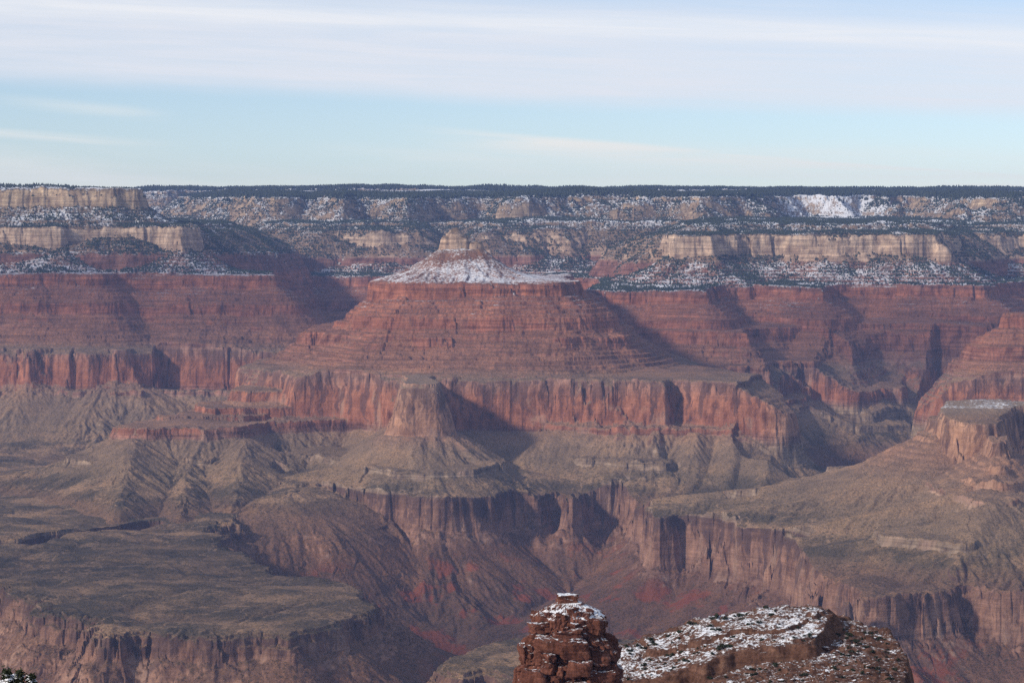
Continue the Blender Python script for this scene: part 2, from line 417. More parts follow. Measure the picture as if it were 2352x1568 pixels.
layer('flat_butte', -815, [(1992, 6250), (2004, 6110), (2060, 6085), (2130, 6045), (2226, 5945), (2300, 6050), (2352, 6030), (2600, 5980), (2700, 6600), (2200, 6700), (2080, 6500)], P_LEDGE, 0.6, 0.08)

# --- east butte behind
layer('east_butte', -312, [(2300, 8860), (2312, 8810), (2420, 8830), (2600, 8900), (2600, 9100), (2316, 9000)], P_SUPAI, 0.25, 0.2)
layer('east_butte', -430, [(2256, 8830), (2260, 8770), (2352, 8760), (2700, 8760), (2700, 9300), (2280, 9000)], [(0, 0), (6, -28), (40, -46), (44, -56), (130, -108), (300, -260), (600, -900)], 0.5, 0.2)
layer('east_butte', -546, [(2148, 8740), (2154, 8690), (2250, 8650), (2400, 8620), (2900, 8600), (2900, 9600), (2250, 9300), (2165, 9000)], P_RED_S, 0.5, 0.05)

# --- inner rim (Tapeats): the bench under the buttes
layer('inner_rim', -839, [(640, 7800), (648, 7450), (652, 1142), (668, 1128), (715, 1104), (780, 1113), (870, 1124), (960, 1133), (1040, 1139), (1130, 1139), (1240, 1129), (1285, 1127), (1310, 1140), (1370, 1134), (1420, 1135), (1490, 1166), (1560, 1160), (1640, 1166), (1715, 1190), (1742, 1202), (1700, 1207), (1640, 1198),
      (1560, 1189), (1508, 1196), (1494, 1209), (1512, 1218), (1565, 1217), (1648, 1233), (1765, 1246), (1806, 1262), (1818, 1298), (1897, 1327), (1964, 1338), (1990, 1346), (1940, 1376), (1898, 1404), (1925, 1401), (1972, 1369), (2022, 1373), (2146, 1358), (2229, 1346), (2352, 1350), (2500, 1345), (3000, 1340),
      (3000, 9800), (560, 9800)], P_TAP, 1.15, 0.2)
layer('inner_rim', -855, [(650, 7400), (640, 7900), (560, 9000), (800, 9000), (720, 7500)], [(0, 0), (60, -14), (200, -52), (350, -112), (700, -330)], 0.6)
# --- near plateau (lower left), reaching back under the west slopes
layer('near_plateau', -900, [(-900, 1330), (-200, 1345), (-60, 1340), (0, 1345), (26, 1362), (90, 1372), (134, 1372), (140, 1400), (206, 1430), (194, 1454), (232, 1464), (299, 1452), (361, 1453), (448, 1453), (506, 1460), (614, 1456), (664, 1456), (750, 1437), (788, 1430), (812, 1408), (860, 1389),
      (780, 1356), (750, 1331), (640, 1310), (560, 1276), (494, 1236), (484, 1214), (500, 1203), (530, 1194), (548, 1197), (560, 1182), (600, 7800), (560, 9800), (-900, 9800)], P_TAP_N, 1.25, 0.12)
layer('near_bench', -900, [(1022, 1534), (1060, 1502), (1120, 1482), (1190, 1464), (1300, 1462), (1420, 1466), (1510, 1470), (1540, 1490), (1480, 1520), (1440, 1580), (1300, 1590), (1180, 1560), (1120, 1530), (1060, 1545)], P_TAP_N, 0.6, 0.05)
layer('canyon_floor', -1350, [(-2500, 3300), (5000, 3300), (5000, 18200), (-2500, 18200)], [(0, 0), (1000, -10)], 0.3)
layer('canyon_floor', -935, [(-2500, 9000), (560, 8000), (5000, 8000), (5000, 18200), (-2500, 18200)], [(0, 0), (300, -80), (1000, -400)], 0.8)

# gorges cut into the benches: (points, width, depth)
CARVES = [
    (seen(-900, (-60, 1262), (0, 1252), (60, 1254), (120, 1236), (170, 1230), (250, 1212), (300, 1203), (350, 1193)), 52, 75),
    (seen(-905, (1715, 1197), (1800, 1190), (1850, 1176)), 26, 40),
    (seen(-905, (1850, 1275), (1800, 1262)), 40, 60),
    ([xd(2060, 10000), xd(2010, 9300), xd(1985, 8700), xd(1930, 8250), xd(1905, 7950)], 330, 120),
]


def poly_sdf(X, Y, P):
    """signed distance, negative inside"""
    d2 = np.full(X.shape, 1e12, np.float32)
    inside = np.zeros(X.shape, bool)
    n = len(P)
    for i in range(n):
        ax, ay = P[i]
        bx, by = P[(i + 1) % n]
        ex, ey = bx - ax, by - ay
        wx, wy = X - ax, Y - ay
        t = np.clip((wx * ex + wy * ey) / (ex * ex + ey * ey + 1e-9), 0, 1)
        qx, qy = wx - ex * t, wy - ey * t
        np.minimum(d2, qx * qx + qy * qy, out=d2)
        c = (Y >= ay) != (Y >= by)
        if ey != 0:
            inside ^= c & (X < ax + ex * (Y - ay) / ey)
    d = np.sqrt(d2)
    return np.where(inside, -d, d)


def line_dist(X, Y, P):
    d2 = np.full(X.shape, 1e12, np.float32)
    for (ax, ay), (bx, by) in zip(P[:-1], P[1:]):
        ex, ey = bx - ax, by - ay
        t = np.clip(((X - ax) * ex + (Y - ay) * ey) / (ex * ex + ey * ey + 1e-9), 0, 1)
        np.minimum(d2, (X - ax - ex * t) ** 2 + (Y - ay - ey * t) ** 2, out=d2)
    return np.sqrt(d2)


# ------------------------------------------------------------------ build the terrain
TANW = 0.262
Y0, Y1 = 4250.0, 17700.0
nr = int(math.log(Y1 / Y0) / (0.00062 * Q))
nc = int(2 * TANW / (0.00034 * Q))
rows = (Y0 * np.exp(np.linspace(0, math.log(Y1 / Y0), nr))).astype(np.float32)
cols = np.linspace(-TANW, TANW, nc).astype(np.float32)
GY = np.repeat(rows[:, None], nc, 1)
GX = cols[None, :] * GY

CS = 20.0                                  # coarse map
cx = np.arange(-4800, 4800.1, CS, dtype=np.float32)
cy = np.arange(Y0 - 60, Y1 + 80, CS, dtype=np.float32)
KX, KY = np.meshgrid(cx, cy)
fi = (GX - cx[0]) / CS
fj = (GY - cy[0]) / CS
i0 = np.clip(np.floor(fi).astype(np.int32), 0, len(cx) - 2)
j0 = np.clip(np.floor(fj).astype(np.int32), 0, len(cy) - 2)
fi = (fi - i0).astype(np.float32)
fj = (fj - j0).astype(np.float32)
base_idx = j0 * len(cx) + i0
del i0, j0
NCX = len(cx)


def up(a, r0=0, r1=None):
    """coarse map -> fine grid rows r0:r1"""
    a = np.ascontiguousarray(a, dtype=np.float32).ravel()
    b = base_idx[r0:r1]
    u, v = fi[r0:r1], fj[r0:r1]
    p = a[b]; p = p + u * (a[b + 1] - p)
    q = a[b + NCX]; q = q + u * (a[b + NCX + 1] - q)
    return p + v * (q - p)


# rim wander: shared by all strata so that ravines line up from ledge to ledge
def rdg(n):
    return 1 - np.abs(n) * 2


Wc = 46 * perlin(KX, KY, 640, 1) + 34 * rdg(perlin(KX, KY, 330, 2)) + 15 * perlin(KX, KY, 150, 3)
SPUR = 95 * rdg(perlin(KX, KY, 900, 51)) + 60 * rdg(perlin(KX, KY, 430, 52)) - 40


def cells(x, y, lam, seed):
    """one random value per irregular cell: square-cut buttresses and recesses"""
    px_, py_ = (x / lam).astype(np.float32), (y / lam).astype(np.float32)
    ix, iy = np.floor(px_).astype(np.int32), np.floor(py_).astype(np.int32)
    fx, fy_ = px_ - ix, py_ - iy
    best = np.full(px_.shape, 9, np.float32)
    val = np.zeros(px_.shape, np.float32)
    for dx in (-1, 0, 1):
        for dy in (-1, 0, 1):
            h = _h(ix + dx, iy + dy, seed)
            d = (fx - dx - 0.5 - _j1[h]) ** 2 + (fy_ - dy - 0.5 - _j2[h]) ** 2
            m_ = d < best
            best[m_] = d[m_]
            val[m_] = (_perm[h][m_] / 4096.0)
    return val - 0.5


W = 9 * rdg(perlin(GX, GY, 92, 4))
W += 3.5 * rdg(perlin(GX, GY, 47, 5))
wq = 9 * perlin(GX, GY, 40, 15)
vary = np.clip(0.75 + 1.1 * up(perlin(KX, KY, 380, 22)), 0.15, 1.6)
W += vary * (28 * cells(GX + wq, GY, 96, 16) + 13 * cells(GX, GY + wq, 37, 17)) + 5 * cells(GX, GY, 17, 18)
W += 2.0 * perlin(GX, GY, 20, 6)
W += 1.4 * perlin(GX, GY, 10, 7)
W -= 10
BUR = np.clip(0.62 + 0.9 * (up(perlin(KX, KY, 210, 8)) + 0.6 * perlin(GX, GY, 75, 9)), 0, 1)
ROLL = up(20 * perlin(KX, KY, 700, 12) + 11 * perlin(KX, KY, 290, 13) - 7 * rdg(perlin(KX, KY, 330, 19)) + 5 * perlin(KX, KY, 120, 14))


def eval_layers(coarse):
    X, Y = (KX, KY) if coarse else (GX, GY)
    Z = np.full(X.shape, -1600, np.float32)
    ID = np.zeros(X.shape, np.int16)
    for k, L in enumerate(LAYERS):
        if 'sdf' not in L:
            L['sdf'] = poly_sdf(KX, KY, L['pts'])
        if coarse:
            r0, r1 = 0, len(X)
        else:
            lo = max(L['pts'][:, 1].min() - 2200, Y0)
            r0 = int(np.searchsorted(rows, lo))
            r1 = int(np.searchsorted(rows, L['pts'][:, 1].max() + 2200))
            if r1 - r0 < 2:
                continue
        y = Y[r0:r1]
        d = (L['sdf'] + Wc * L['amp'] + SPUR * L['spur']) if coarse else up(L['sdf'] + SPUR * L['spur'] + Wc * L['amp'], r0, r1)
        if not coarse:
            d = d + W[r0:r1] * L['amp'] * (L['far'] + (1 - L['far']) * np.clip(1 - (d - 50) / 90, 0, 1))
        d = d.astype(np.float32)
        pr = L['prof']
        zz = np.interp(d, pr[:, 0], pr[:, 1]).astype(np.float32)
        if L['bury'] and not coarse:
            sm = np.array([(a, b) for a, b in zip(pr[:, 0], pr[:, 1])])
            xs = np.linspace(-90, pr[-1, 0], 900)
            ys = np.interp(xs, sm[:, 0], sm[:, 1], left=0)
            k_ = max(1, int(130 / (xs[1] - xs[0])))
            ys2 = np.convolve(np.pad(ys, k_, mode='edge'), np.ones(k_) / k_, 'same')[k_:-k_]
            lin = np.interp(d, xs, ys2).astype(np.float32)
            zz += (lin - zz) * (L['bury'] * BUR[r0:r1] * (d > -90))
        zz += np.clip(-d, 0, 400) * L['rise']
        zz += (t_bench(X[r0:r1]).astype(np.float32) if L['tilt'] else L['z']) + (np.clip(y, L['yr'][0], L['yr'][1]) - L['d0']) * L['dip']
        if not coarse:
            zz += ROLL[r0:r1] * np.clip(-d / 120, 0, 1) * (0.9 if L['rise'] else 0)
        if L['form'] in ('central_butte', 'flat_butte', 'east_butte', 'west_mesa', 'north_wall'):
            if L['z'] > -470 and L['form'] != 'flat_butte':
                zz -= 6 * np.clip((REDRIM + Wc * 0.7 - 65)[r0:r1] if coarse else up(REDRIM + Wc * 0.7 - 65, r0, r1) + W[r0:r1] * 0.7, 0, 200)
            zz -= 5 * np.clip((BENCH + Wc)[r0:r1] if coarse else up(BENCH + Wc, r0, r1) + W[r0:r1], 0, 300)
        s = zz > Z[r0:r1]
        Z[r0:r1][s] = zz[s]
        ID[r0:r1][s] = k
    return Z, ID


BENCH = np.minimum.reduce([poly_sdf(KX, KY, L['pts']) for L in LAYERS if L['form'] in ('inner_rim', 'near_plateau')]
                           + [poly_sdf(KX, KY, np.array([xd(530, 6850), xd(600, 7050), xd(662, 7250), xd(662, 9900), xd(480, 9900)]))])
BENCH = np.where(KY > 9000, -500, BENCH)
REDRIM = np.minimum.reduce([poly_sdf(KX, KY, L['pts']) for L in LAYERS if L['z'] in (-530, -527, -515, -510, -546)])
REDRIM = np.where(KY > 11000, -500, REDRIM)
Zc, _ = eval_layers(True)
FOLD = up(13 * perlin(KX, KY, 2300, 55) + 8 * perlin(KX, KY, 800, 56))
Zs = Zc.copy()
for _ in range(4):
    p = np.pad(Zs, 1, mode='edge')
    Zs = (p[:-2, 1:-1] + p[2:, 1:-1] + p[1:-1, :-2] + p[1:-1, 2:] + p[1:-1, 1:-1] * 2) / 6
gy_, gx_ = np.gradient(Zs, CS)
Z, ID = eval_layers(False)
gx, gy = up(gx_), up(gy_)
sl_ = np.sqrt(gx * gx + gy * gy) + 1e-4
tx, ty = -gy / sl_, gx / sl_
form_of = np.array([FORMS.index(L['form']) for L in LAYERS], np.int16)
for P, wd, dep in CARVES:
    dd = up(line_dist(KX, KY, P) + Wc * 0.5) + W * 0.5
    cut = dep * np.clip(1.15 - np.clip((dd - wd * 0.25) / (wd * 0.75), 0, 1.15), 0, 1)
    Z -= np.where(dd < wd, cut, 0)
# talus gullies follow the fall line; less on flats and on the cliffs themselves
lz = np.zeros_like(Z)
lz[1:-1, 1:-1] = np.hypot((Z[2:, 1:-1] - Z[:-2, 1:-1]) / (GY[2:, 1:-1] - GY[:-2, 1:-1]), (Z[1:-1, 2:] - Z[1:-1, :-2]) / (GX[1:-1, 2:] - GX[1:-1, :-2]))
mask = np.clip((sl_ - 0.04) / 0.22, 0.0, 1) * np.clip(1.6 - lz, 0.12, 1)
wx = 14 * perlin(GX, GY, 120, 20)
G = np.where(Z < -950, 15.0, 2.5) * gullies(GX + 2 * wx, GY, tx, ty, 310, 30)
G += 3.6 * gullies(GX + wx, GY, tx, ty, 150, 31)
G += 3.8 * gullies(GX, GY + wx, tx, ty, 78, 32)
G += 3.0 * gullies(GX + wx * 0.4, GY, tx, ty, 40, 33)
G += 1.6 * gullies(GX, GY, tx, ty, 20, 34)
G *= np.clip(0.7 + 1.1 * up(perlin(KX, KY, 300, 57)), 0.2, 1.7)
Z += G * mask * (1 - 0.62 * np.clip((Z + 560) / 20, 0, 1) * np.clip((-190 - Z) / 20, 0, 1))
del G, wx
# washes wind across the flat benches
flat_ = np.clip(1 - sl_ / 0.14, 0, 1) * np.clip((-820 - Z) / 15, 0, 1) * (Z > -960)
Z -= flat_ * (6.5 * np.exp(-(perlin(GX + 40 * perlin(GX, GY, 110, 58), GY, 430, 59) / 0.06) ** 2) + 3.0 * np.exp(-(perlin(GX, GY + 30 * perlin(GX, GY, 70, 60), 170, 63) / 0.09) ** 2))
del flat_
# thin beds: small steps in the layered rock
BED = 15.0
ph = (Z + 3 * perlin(GX, GY, 300, 41)) / BED
fr = ph - np.floor(ph)
step = (np.clip((fr - 0.55) / 0.3, 0, 1) - fr) * BED * 0.5
FID0 = form_of[ID]
sup = np.clip((Z + 560) / 20, 0, 1) * np.clip((-190 - Z) / 20, 0, 1)
Z += step * np.clip((lz - 0.3 + 0.15 * sup) / 0.4, 0, 1) * (Z > -720) * (1 + 0.7 * sup) * np.where((Z > -200) & (FID0 == FORMS.index('central_butte')), 0.15, 1)
del sup
Z += 0.9 * perlin(GX, GY, 14, 42) + 0.5 * perlin(GX, GY, 7, 43)
del ph, fr, step

FID = form_of[ID]
S = np.zeros_like(Z)
FOLD *= np.clip((GY - 7600) / 1500, 0, 1)
FOLD *= np.where(FID == FORMS.index('central_butte'), 0.25, 1)
for f, name in enumerate(FORMS):
    k = np.array(KEYS[K_OF[name]])
    mk = FID == f
    zz = Z[mk]
    if name == 'north_wall':
        zz = zz - (GY[mk] - 12500) * 0.012 * (zz > -700)
    S[mk] = np.interp(zz, k[:, 0], k[:, 1])
Z += FOLD
VZ = Z.ravel()


TAN = np.where(FID == FORMS.index('flat_butte'), 0.62, 0).astype(np.float32)  # sunlit tan of the flat butte put into colour, plus paler weathered promontory rock
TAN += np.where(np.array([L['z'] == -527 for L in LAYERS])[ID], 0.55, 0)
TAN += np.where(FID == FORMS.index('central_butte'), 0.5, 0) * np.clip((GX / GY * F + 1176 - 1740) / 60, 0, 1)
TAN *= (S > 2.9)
BOWL = (np.exp(-(((GX / GY * F + 1176) - 1905) / 120) ** 4) * np.clip((GY - 13250) / 300, 0, 1) * (S > 7.05)).astype(np.float32)
BOWL += np.where((FID == FORMS.index('flat_butte')) & (S > 3.93), 4.15, 0).astype(np.float32)


# ------------------------------------------------------------------ rock material
def rock_material():
    mat = bpy.data.materials.new("layered_rock")
    mat.use_nodes = True
    t = NT(mat.node_tree)
    geo = t.n('ShaderNodeNewGeometry')
    pos, nrm = geo.outputs['Position'], geo.outputs['Normal']
    s0 = t.n('ShaderNodeAttribute', attribute_name='strata').outputs['Fac']
    big = t.noise(pos, 1 / 180, 3)
    mid = t.noise(pos, 1 / 38, 4, 0.6)
    fine = t.noise(pos, 1 / 9, 4, 0.65)
    s = t.m('ADD', s0, t.m('MULTIPLY', t.m('SUBTRACT', mid, 0.5), 0.10))
    f = t.m('DIVIDE', s, 8.0)
    nz = t.n('ShaderNodeSeparateXYZ', {0: nrm}).outputs[2]
    rock = t.ramp(f, [(0.0, (0.100, 0.068, 0.054)), (0.10, (0.125, 0.068, 0.050)), (0.130, (0.250, 0.138, 0.092)), (0.20, (0.205, 0.110, 0.073)), (0.242, (0.150, 0.084, 0.058)), (0.256, (0.195, 0.140, 0.098)), (0.335, (0.235, 0.165, 0.112)),
                           (0.362, (0.200, 0.100, 0.070)), (0.385, (0.250, 0.098, 0.056)), (0.45, (0.290, 0.120, 0.068)), (0.496, (0.270, 0.150, 0.108)), (0.505, (0.170, 0.080, 0.056)), (0.56, (0.235, 0.090, 0.052)), (0.618, (0.250, 0.094, 0.052)),
                           (0.630, (0.185, 0.082, 0.058)), (0.735, (0.180, 0.086, 0.062)), (0.752, (0.350, 0.240, 0.165)), (0.872, (0.390, 0.285, 0.200)), (0.885, (0.250, 0.180, 0.125)), (1.0, (0.370, 0.270, 0.170))])
    tal = t.ramp(f, [(0.0, (0.095, 0.070, 0.054)), (0.115, (0.130, 0.080, 0.058)), (0.20, (0.150, 0.102, 0.075)), (0.246, (0.122, 0.098, 0.070)), (0.268, (0.172, 0.138, 0.098)), (0.345, (0.200, 0.155, 0.115)), (0.40, (0.205, 0.138, 0.104)), (0.497, (0.170, 0.132, 0.102)),
                     (0.51, (0.185, 0.110, 0.080)), (0.60, (0.205, 0.105, 0.074)), (0.635, (0.165, 0.090, 0.064)), (0.73, (0.160, 0.098, 0.070)), (0.755, (0.15, 0.115, 0.085)), (1.0, (0.135, 0.115, 0.085))])
    sun_wth = t.n('ShaderNodeAttribute', attribute_name='sunlit_weathered').outputs['Fac']
    rock = t.mix(sun_wth, rock, (0.350, 0.215, 0.135))  # sunlit paleness painted into the rock, with real weathering on the promontory
    # bedding and vertical streaks on the rock faces
    warp = t.n('ShaderNodeVectorMath', {0: pos, 1: t.vscale(t.n('ShaderNodeTexNoise', {'Vector': pos, 'Scale': 1 / 90, 'Detail': 3.0}).outputs[1], (60, 60, 26))}, operation='ADD').outputs[0]
    massive = t.m('MULTIPLY', t.ss(s0, 2.95, 3.15), t.ss(s0, 4.02, 3.9))           # the thick limestone is hardly bedded
    bed = t.noise(t.vscale(pos, (0.0035, 0.0035, 0.085)), 1.0, 4, 0.7)
    bed2 = t.noise(t.vscale(pos, (0.004, 0.004, 0.36)), 1.0, 3, 0.7)
    bmul = t.mix(1.0, t.ramp(bed, [(0.30, 0.54), (0.5, 1.0), (0.70, 1.45)]), t.ramp(bed2, [(0.30, 0.72), (0.5, 1.0), (0.70, 1.28)]), 'MULTIPLY')
    rock = t.mix(t.m('SUBTRACT', 1.0, t.m('MULTIPLY', t.m('MAXIMUM', massive, t.m('MULTIPLY', t.ss(s0, 2.05, 1.95), 0.6)), 0.75)), rock, t.mix(1.0, rock, bmul, 'MULTIPLY'))
    strk = t.noise(t.vscale(warp, (0.040, 0.040, 0.0075)), 1.0, 6, 0.68)
    strk2 = t.noise(t.vscale(warp, (0.012, 0.012, 0.006)), 1.0, 4, 0.6)
    blot = t.noise(warp, 1 / 55, 5, 0.62)
    rock = t.mix(1.0, rock, t.ramp(strk, [(0.33, (0.46, 0.42, 0.44)), (0.46, (0.92, 0.92, 0.92)), (0.66, (1.30, 1.28, 1.25))]), 'MULTIPLY')
    rock = t.mix(1.0, rock, t.ramp(blot, [(0.33, (0.70, 0.66, 0.66)), (0.5, (1, 1, 1)), (0.68, (1.32, 1.34, 1.34))]), 'MULTIPLY')
    pale = t.m('MULTIPLY', t.ss(strk2, 0.53, 0.68), t.m('ADD', 0.15, t.m('MULTIPLY', t.ss(s0, 4.1, 3.9), 0.38)))
    rock = t.mix(pale, rock, (0.37, 0.235, 0.165))
    drip = t.noise(t.vscale(warp, (0.030, 0.030, 0.0035)), 1.0, 5, 0.62)
    hgt = t.m('FRACT', s0)
    cliffy = t.m('MAXIMUM', massive, t.m('MULTIPLY', t.ss(s0, 0.95, 1.05), t.ss(s0, 2.02, 1.98)))
    dk = t.m('MULTIPLY', t.ss(t.m('ADD', drip, t.m('MULTIPLY', t.m('SUBTRACT', hgt, 0.5), 0.22)), 0.50, 0.58), cliffy)
    rock = t.mix(t.m('MULTIPLY', dk, 0.62), rock, (0.060, 0.036, 0.034))
    # scree: patchy, with stones, scrub and seams of bare ground
    tal = t.mix(1.0, tal, t.ramp(mid, [(0.30, (0.80, 0.81, 0.82)), (0.5, (1, 1, 1)), (0.70, (1.22, 1.17, 1.10))]), 'MULTIPLY')
    tal = t.mix(1.0, tal, t.ramp(big, [(0.32, (0.78, 0.80, 0.82)), (0.5, (1, 1, 1)), (0.68, (1.22, 1.15, 1.05))]), 'MULTIPLY')
    tonto = t.m('MULTIPLY', t.ss(s0, 1.80, 1.92), t.ss(s0, 2.35, 2.10))
    flatp = t.noise(t.vscale(warp, (0.0045, 0.0065, 0.01)), 1.0, 6, 0.66)
    tal = t.mix(t.m('MULTIPLY', tonto, t.ss(flatp, 0.50, 0.62)), tal, (0.245, 0.178, 0.118))
    tal = t.mix(t.m('MULTIPLY', tonto, t.ss(flatp, 0.52, 0.40, 0.0, 0.85)), tal, (0.066, 0.060, 0.047))
    wash = t.m('ABSOLUTE', t.m('SUBTRACT', t.noise(t.vscale(warp, (0.0045, 0.0030, 0.01)), 1.0, 4, 0.6), 0.5))
    tal = t.mix(t.m('MULTIPLY', t.m('MULTIPLY', tonto, t.ss(wash, 0.012, 0.003)), 0.55), tal, (0.29, 0.215, 0.150))
    scrub = t.n('ShaderNodeTexVoronoi', {'Vector': pos, 'Scale': 1 / 17}).outputs[0]
    tal = t.mix(t.m('MULTIPLY', t.ss(scrub, 0.34, 0.22), t.m('MULTIPLY', t.ss(s0, 2.7, 2.2), 0.5)), tal, (0.040, 0.042, 0.030))
    spk = t.noise(pos, 1 / 4.2, 2, 0.6)
    tal = t.mix(1.0, tal, t.ramp(spk, [(0.34, (0.42, 0.46, 0.45)), (0.46, (0.98, 0.98, 0.98)), (0.60, (1.05, 1.03, 1.0)), (0.74, (1.7, 1.55, 1.4))]), 'MULTIPLY')
    supm = t.m('MULTIPLY', t.ss(s0, 3.98, 4.05), t.ss(s0, 5.05, 4.95))
    tal = t.mix(t.m('MULTIPLY', supm, 0.7), tal, t.mix(1.0, tal, bmul, 'MULTIPLY'))
    # exposed red beds low in the inner gorge
    redm = t.m('MULTIPLY', t.ss(t.noise(t.vscale(pos, (0.008, 0.008, 0.006)), 1.0, 4, 0.6), 0.53, 0.60), t.m('MULTIPLY', t.ss(s0, 0.18, 0.42), t.ss(s0, 1.0, 0.80)))
    tal = t.mix(t.m('MULTIPLY', redm, 0.62), tal, (0.215, 0.060, 0.034))
    hi_s = t.ss(s0, 6.9, 7.1, 0.0, 0.10)
    tal = t.mix(1.0, tal, (1.12, 0.955, 0.84), 'MULTIPLY')
    tal = t.mix(t.m('MULTIPLY', sun_wth, t.ss(s0, 3.8, 3.95)), tal, (0.250, 0.185, 0.130))
    cl = t.ss(t.m('ADD', t.m('ADD', nz, hi_s), t.m('MULTIPLY', t.m('SUBTRACT', fine, 0.5), 0.30)), 0.78, 0.61)
    col = t.mix(cl, tal, rock)
    # snow lies on the higher, flatter ground
    amt = t.ramp(f, [(0.535, 0.0), (0.560, 0.37), (0.60, 0.44), (0.622, 0.48), (0.632, 0.55), (0.70, 0.56), (0.745, 0.54), (0.755, 0.48), (0.87, 0.48), (0.90, 0.58), (1.0, 0.60)])
    amt = t.m('ADD', amt, t.m('MULTIPLY', t.n('ShaderNodeAttribute', attribute_name='snowfield').outputs['Fac'], 0.11))
    sn = t.m('ADD', t.m('MULTIPLY', t.noise(pos, 1 / 10, 5, 0.75), 0.70), t.m('MULTIPLY', t.noise(pos, 1 / 110, 3), 0.30))
    sn = t.m('ADD', sn, t.m('MULTIPLY', t.m('SUBTRACT', nz, 0.80), 0.55))
    snow = t.m('MULTIPLY', t.ss(t.m('ADD', sn, t.m('SUBTRACT', amt, 1.0)), 0.03, 0.22), t.ss(amt, 0.02, 0.10, 0.0, 0.82))
    col = t.mix(snow, col, (0.80, 0.82, 0.85))
    bmp = t.n('ShaderNodeBump', {'Strength': 0.75, 'Distance': 5.0, 'Height': t.m('ADD', t.m('MULTIPLY', fine, 1.0), t.m('MULTIPLY', t.m('MULTIPLY', bed2, cl), 0.6))})
    bs = t.n('ShaderNodeBsdfPrincipled', {'Base Color': col, 'Roughness': 0.95, 'Normal': bmp})
    bs.inputs['Specular IOR Level'].default_value = 0.1
    out = t.n('ShaderNodeOutputMaterial')
    t.t.links.new(bs.outputs[0], out.inputs[0])
    return mat


ROCK = rock_material()

# ------------------------------------------------------------------ cut the height field into its formations
ii = (np.arange(nr - 1)[:, None] * nc + np.arange(nc - 1)[None, :]).ravel().astype(np.int32)
faces_all = np.stack([ii, ii + 1, ii + nc + 1, ii + nc], 1)
Ff = FID[:-1, :-1].ravel()
Sf = (S[:-1, :-1].ravel() + S[1:, 1:].ravel()) * 0.5
VX, VY, VZ, VS = GX.ravel(), GY.ravel(), Z.ravel(), S.ravel()


def patch(name, sel, mat, parent=None):
    if not sel.any():
        return None
    fa = faces_all[sel]
    used = np.zeros(VX.size, bool)
    used[fa.ravel()] = True
    remap = np.cumsum(used, dtype=np.int32) - 1
    v = np.stack([VX[used], VY[used], VZ[used]], 1)
    if parent:
        v = v - np.array(parent.location, np.float32)
    me = np_mesh(name, v, remap[fa], {'strata': VS[used], 'sunlit_weathered': TAN.ravel()[used], 'snowfield': BOWL.ravel()[used]})
    return link(name, me, mat, parent)


PARTS = [('talus_slope', -9, 2.96), ('red_cliff', 2.96, 4.0), ('terraced_slope', 4.0, 5.0), ('snowy_slope', 5.0, 6.0), ('pale_cliff', 6.0, 7.0), ('cap', 7.0, 99)]
THINGS = {
    'west_mesa': ('mesa', 'broad mesa with tan cliff cap, snowy ledges and long red cliff base below', 'mesa', 0, 10600, -900),
    'central_butte': ('butte', 'large red terraced butte crowned by a small pale knob above a snowy cone', 'butte', 1100, 8900, -900),
    'flat_butte': ('butte', 'flat topped butte with snow patches on top, sheer dark side and grey ledges below', 'butte', 2260, 6900, -900),
    'east_butte': ('butte', 'red stepped butte peak rising just behind the flat topped butte', 'butte', 2330, 8850, -900),
}
STRUCT = {
    'canyon_floor': ('canyon_floor', 'dark canyon bottom between the rock benches and the buttes', 'canyon floor'),
    'near_plateau': ('plateau', 'broad grey green plateau ending in a low tan cliff, crossed by a thin dark gorge', 'plateau'),
    'inner_rim': ('rock_bench', 'rock bench with a long dark streaked cliff under the central butte and red slopes below', 'rock bench'),
    'north_wall': ('canyon_wall', 'far snow dusted canyon wall with wooded slopes, pale cliff band and forested rim', 'canyon wall'),
    'near_bench': ('rock_shelf', 'small tan rock shelf just behind the snowy rock pinnacle', 'rock shelf'),
}
for f, name in enumerate(FORMS):
    here = Ff == f
    if name in THINGS:
        nm, lab, cat, bx, bd, bz = THINGS[name]
        e = bpy.data.objects.new(nm, None)
        COL.objects.link(e)
        x_, y_ = xd(bx, bd)
        e.location = (x_, y_, bz)
        tag(e, lab, cat)
        cls = np.digitize(Sf, [p[2] for p in PARTS[:-1]])
        ok = [c for c in range(len(PARTS)) if (here & (cls == c)).sum() > 400]
        near = np.array([min(ok, key=lambda o: (abs(o - c), o)) for c in range(len(PARTS))])
        cls = near[cls]
        for c in ok:
            patch(PARTS[c][0], here & (cls == c), ROCK, e)
    else:
        nm, lab, cat = STRUCT[name]
        o = patch(nm, here, ROCK)
        if o:
            tag(o, lab, cat, kind='structure')


# ------------------------------------------------------------------ far woods: conifers on the rims, scrub trees on the snowy slopes
def simple_mat(name, c1, c2, scale=0.3, rough=0.9):
    mat = bpy.data.materials.new(name)
    mat.use_nodes = True
    t = NT(mat.node_tree)
    pos = t.n('ShaderNodeNewGeometry').outputs['Position']
    n = t.noise(pos, scale, 3)
    bs = t.n('ShaderNodeBsdfPrincipled', {'Base Color': t.ramp(n, [(0.35, c1), (0.65, c2)]), 'Roughness': rough})
    bs.inputs['Specular IOR Level'].default_value = 0.1
    out = t.n('ShaderNodeOutputMaterial')
    t.t.links.new(bs.outputs[0], out.inputs[0])
    return mat


LEAF = simple_mat("conifer_needles", (0.024, 0.034, 0.024), (0.055, 0.066, 0.042), 0.05)


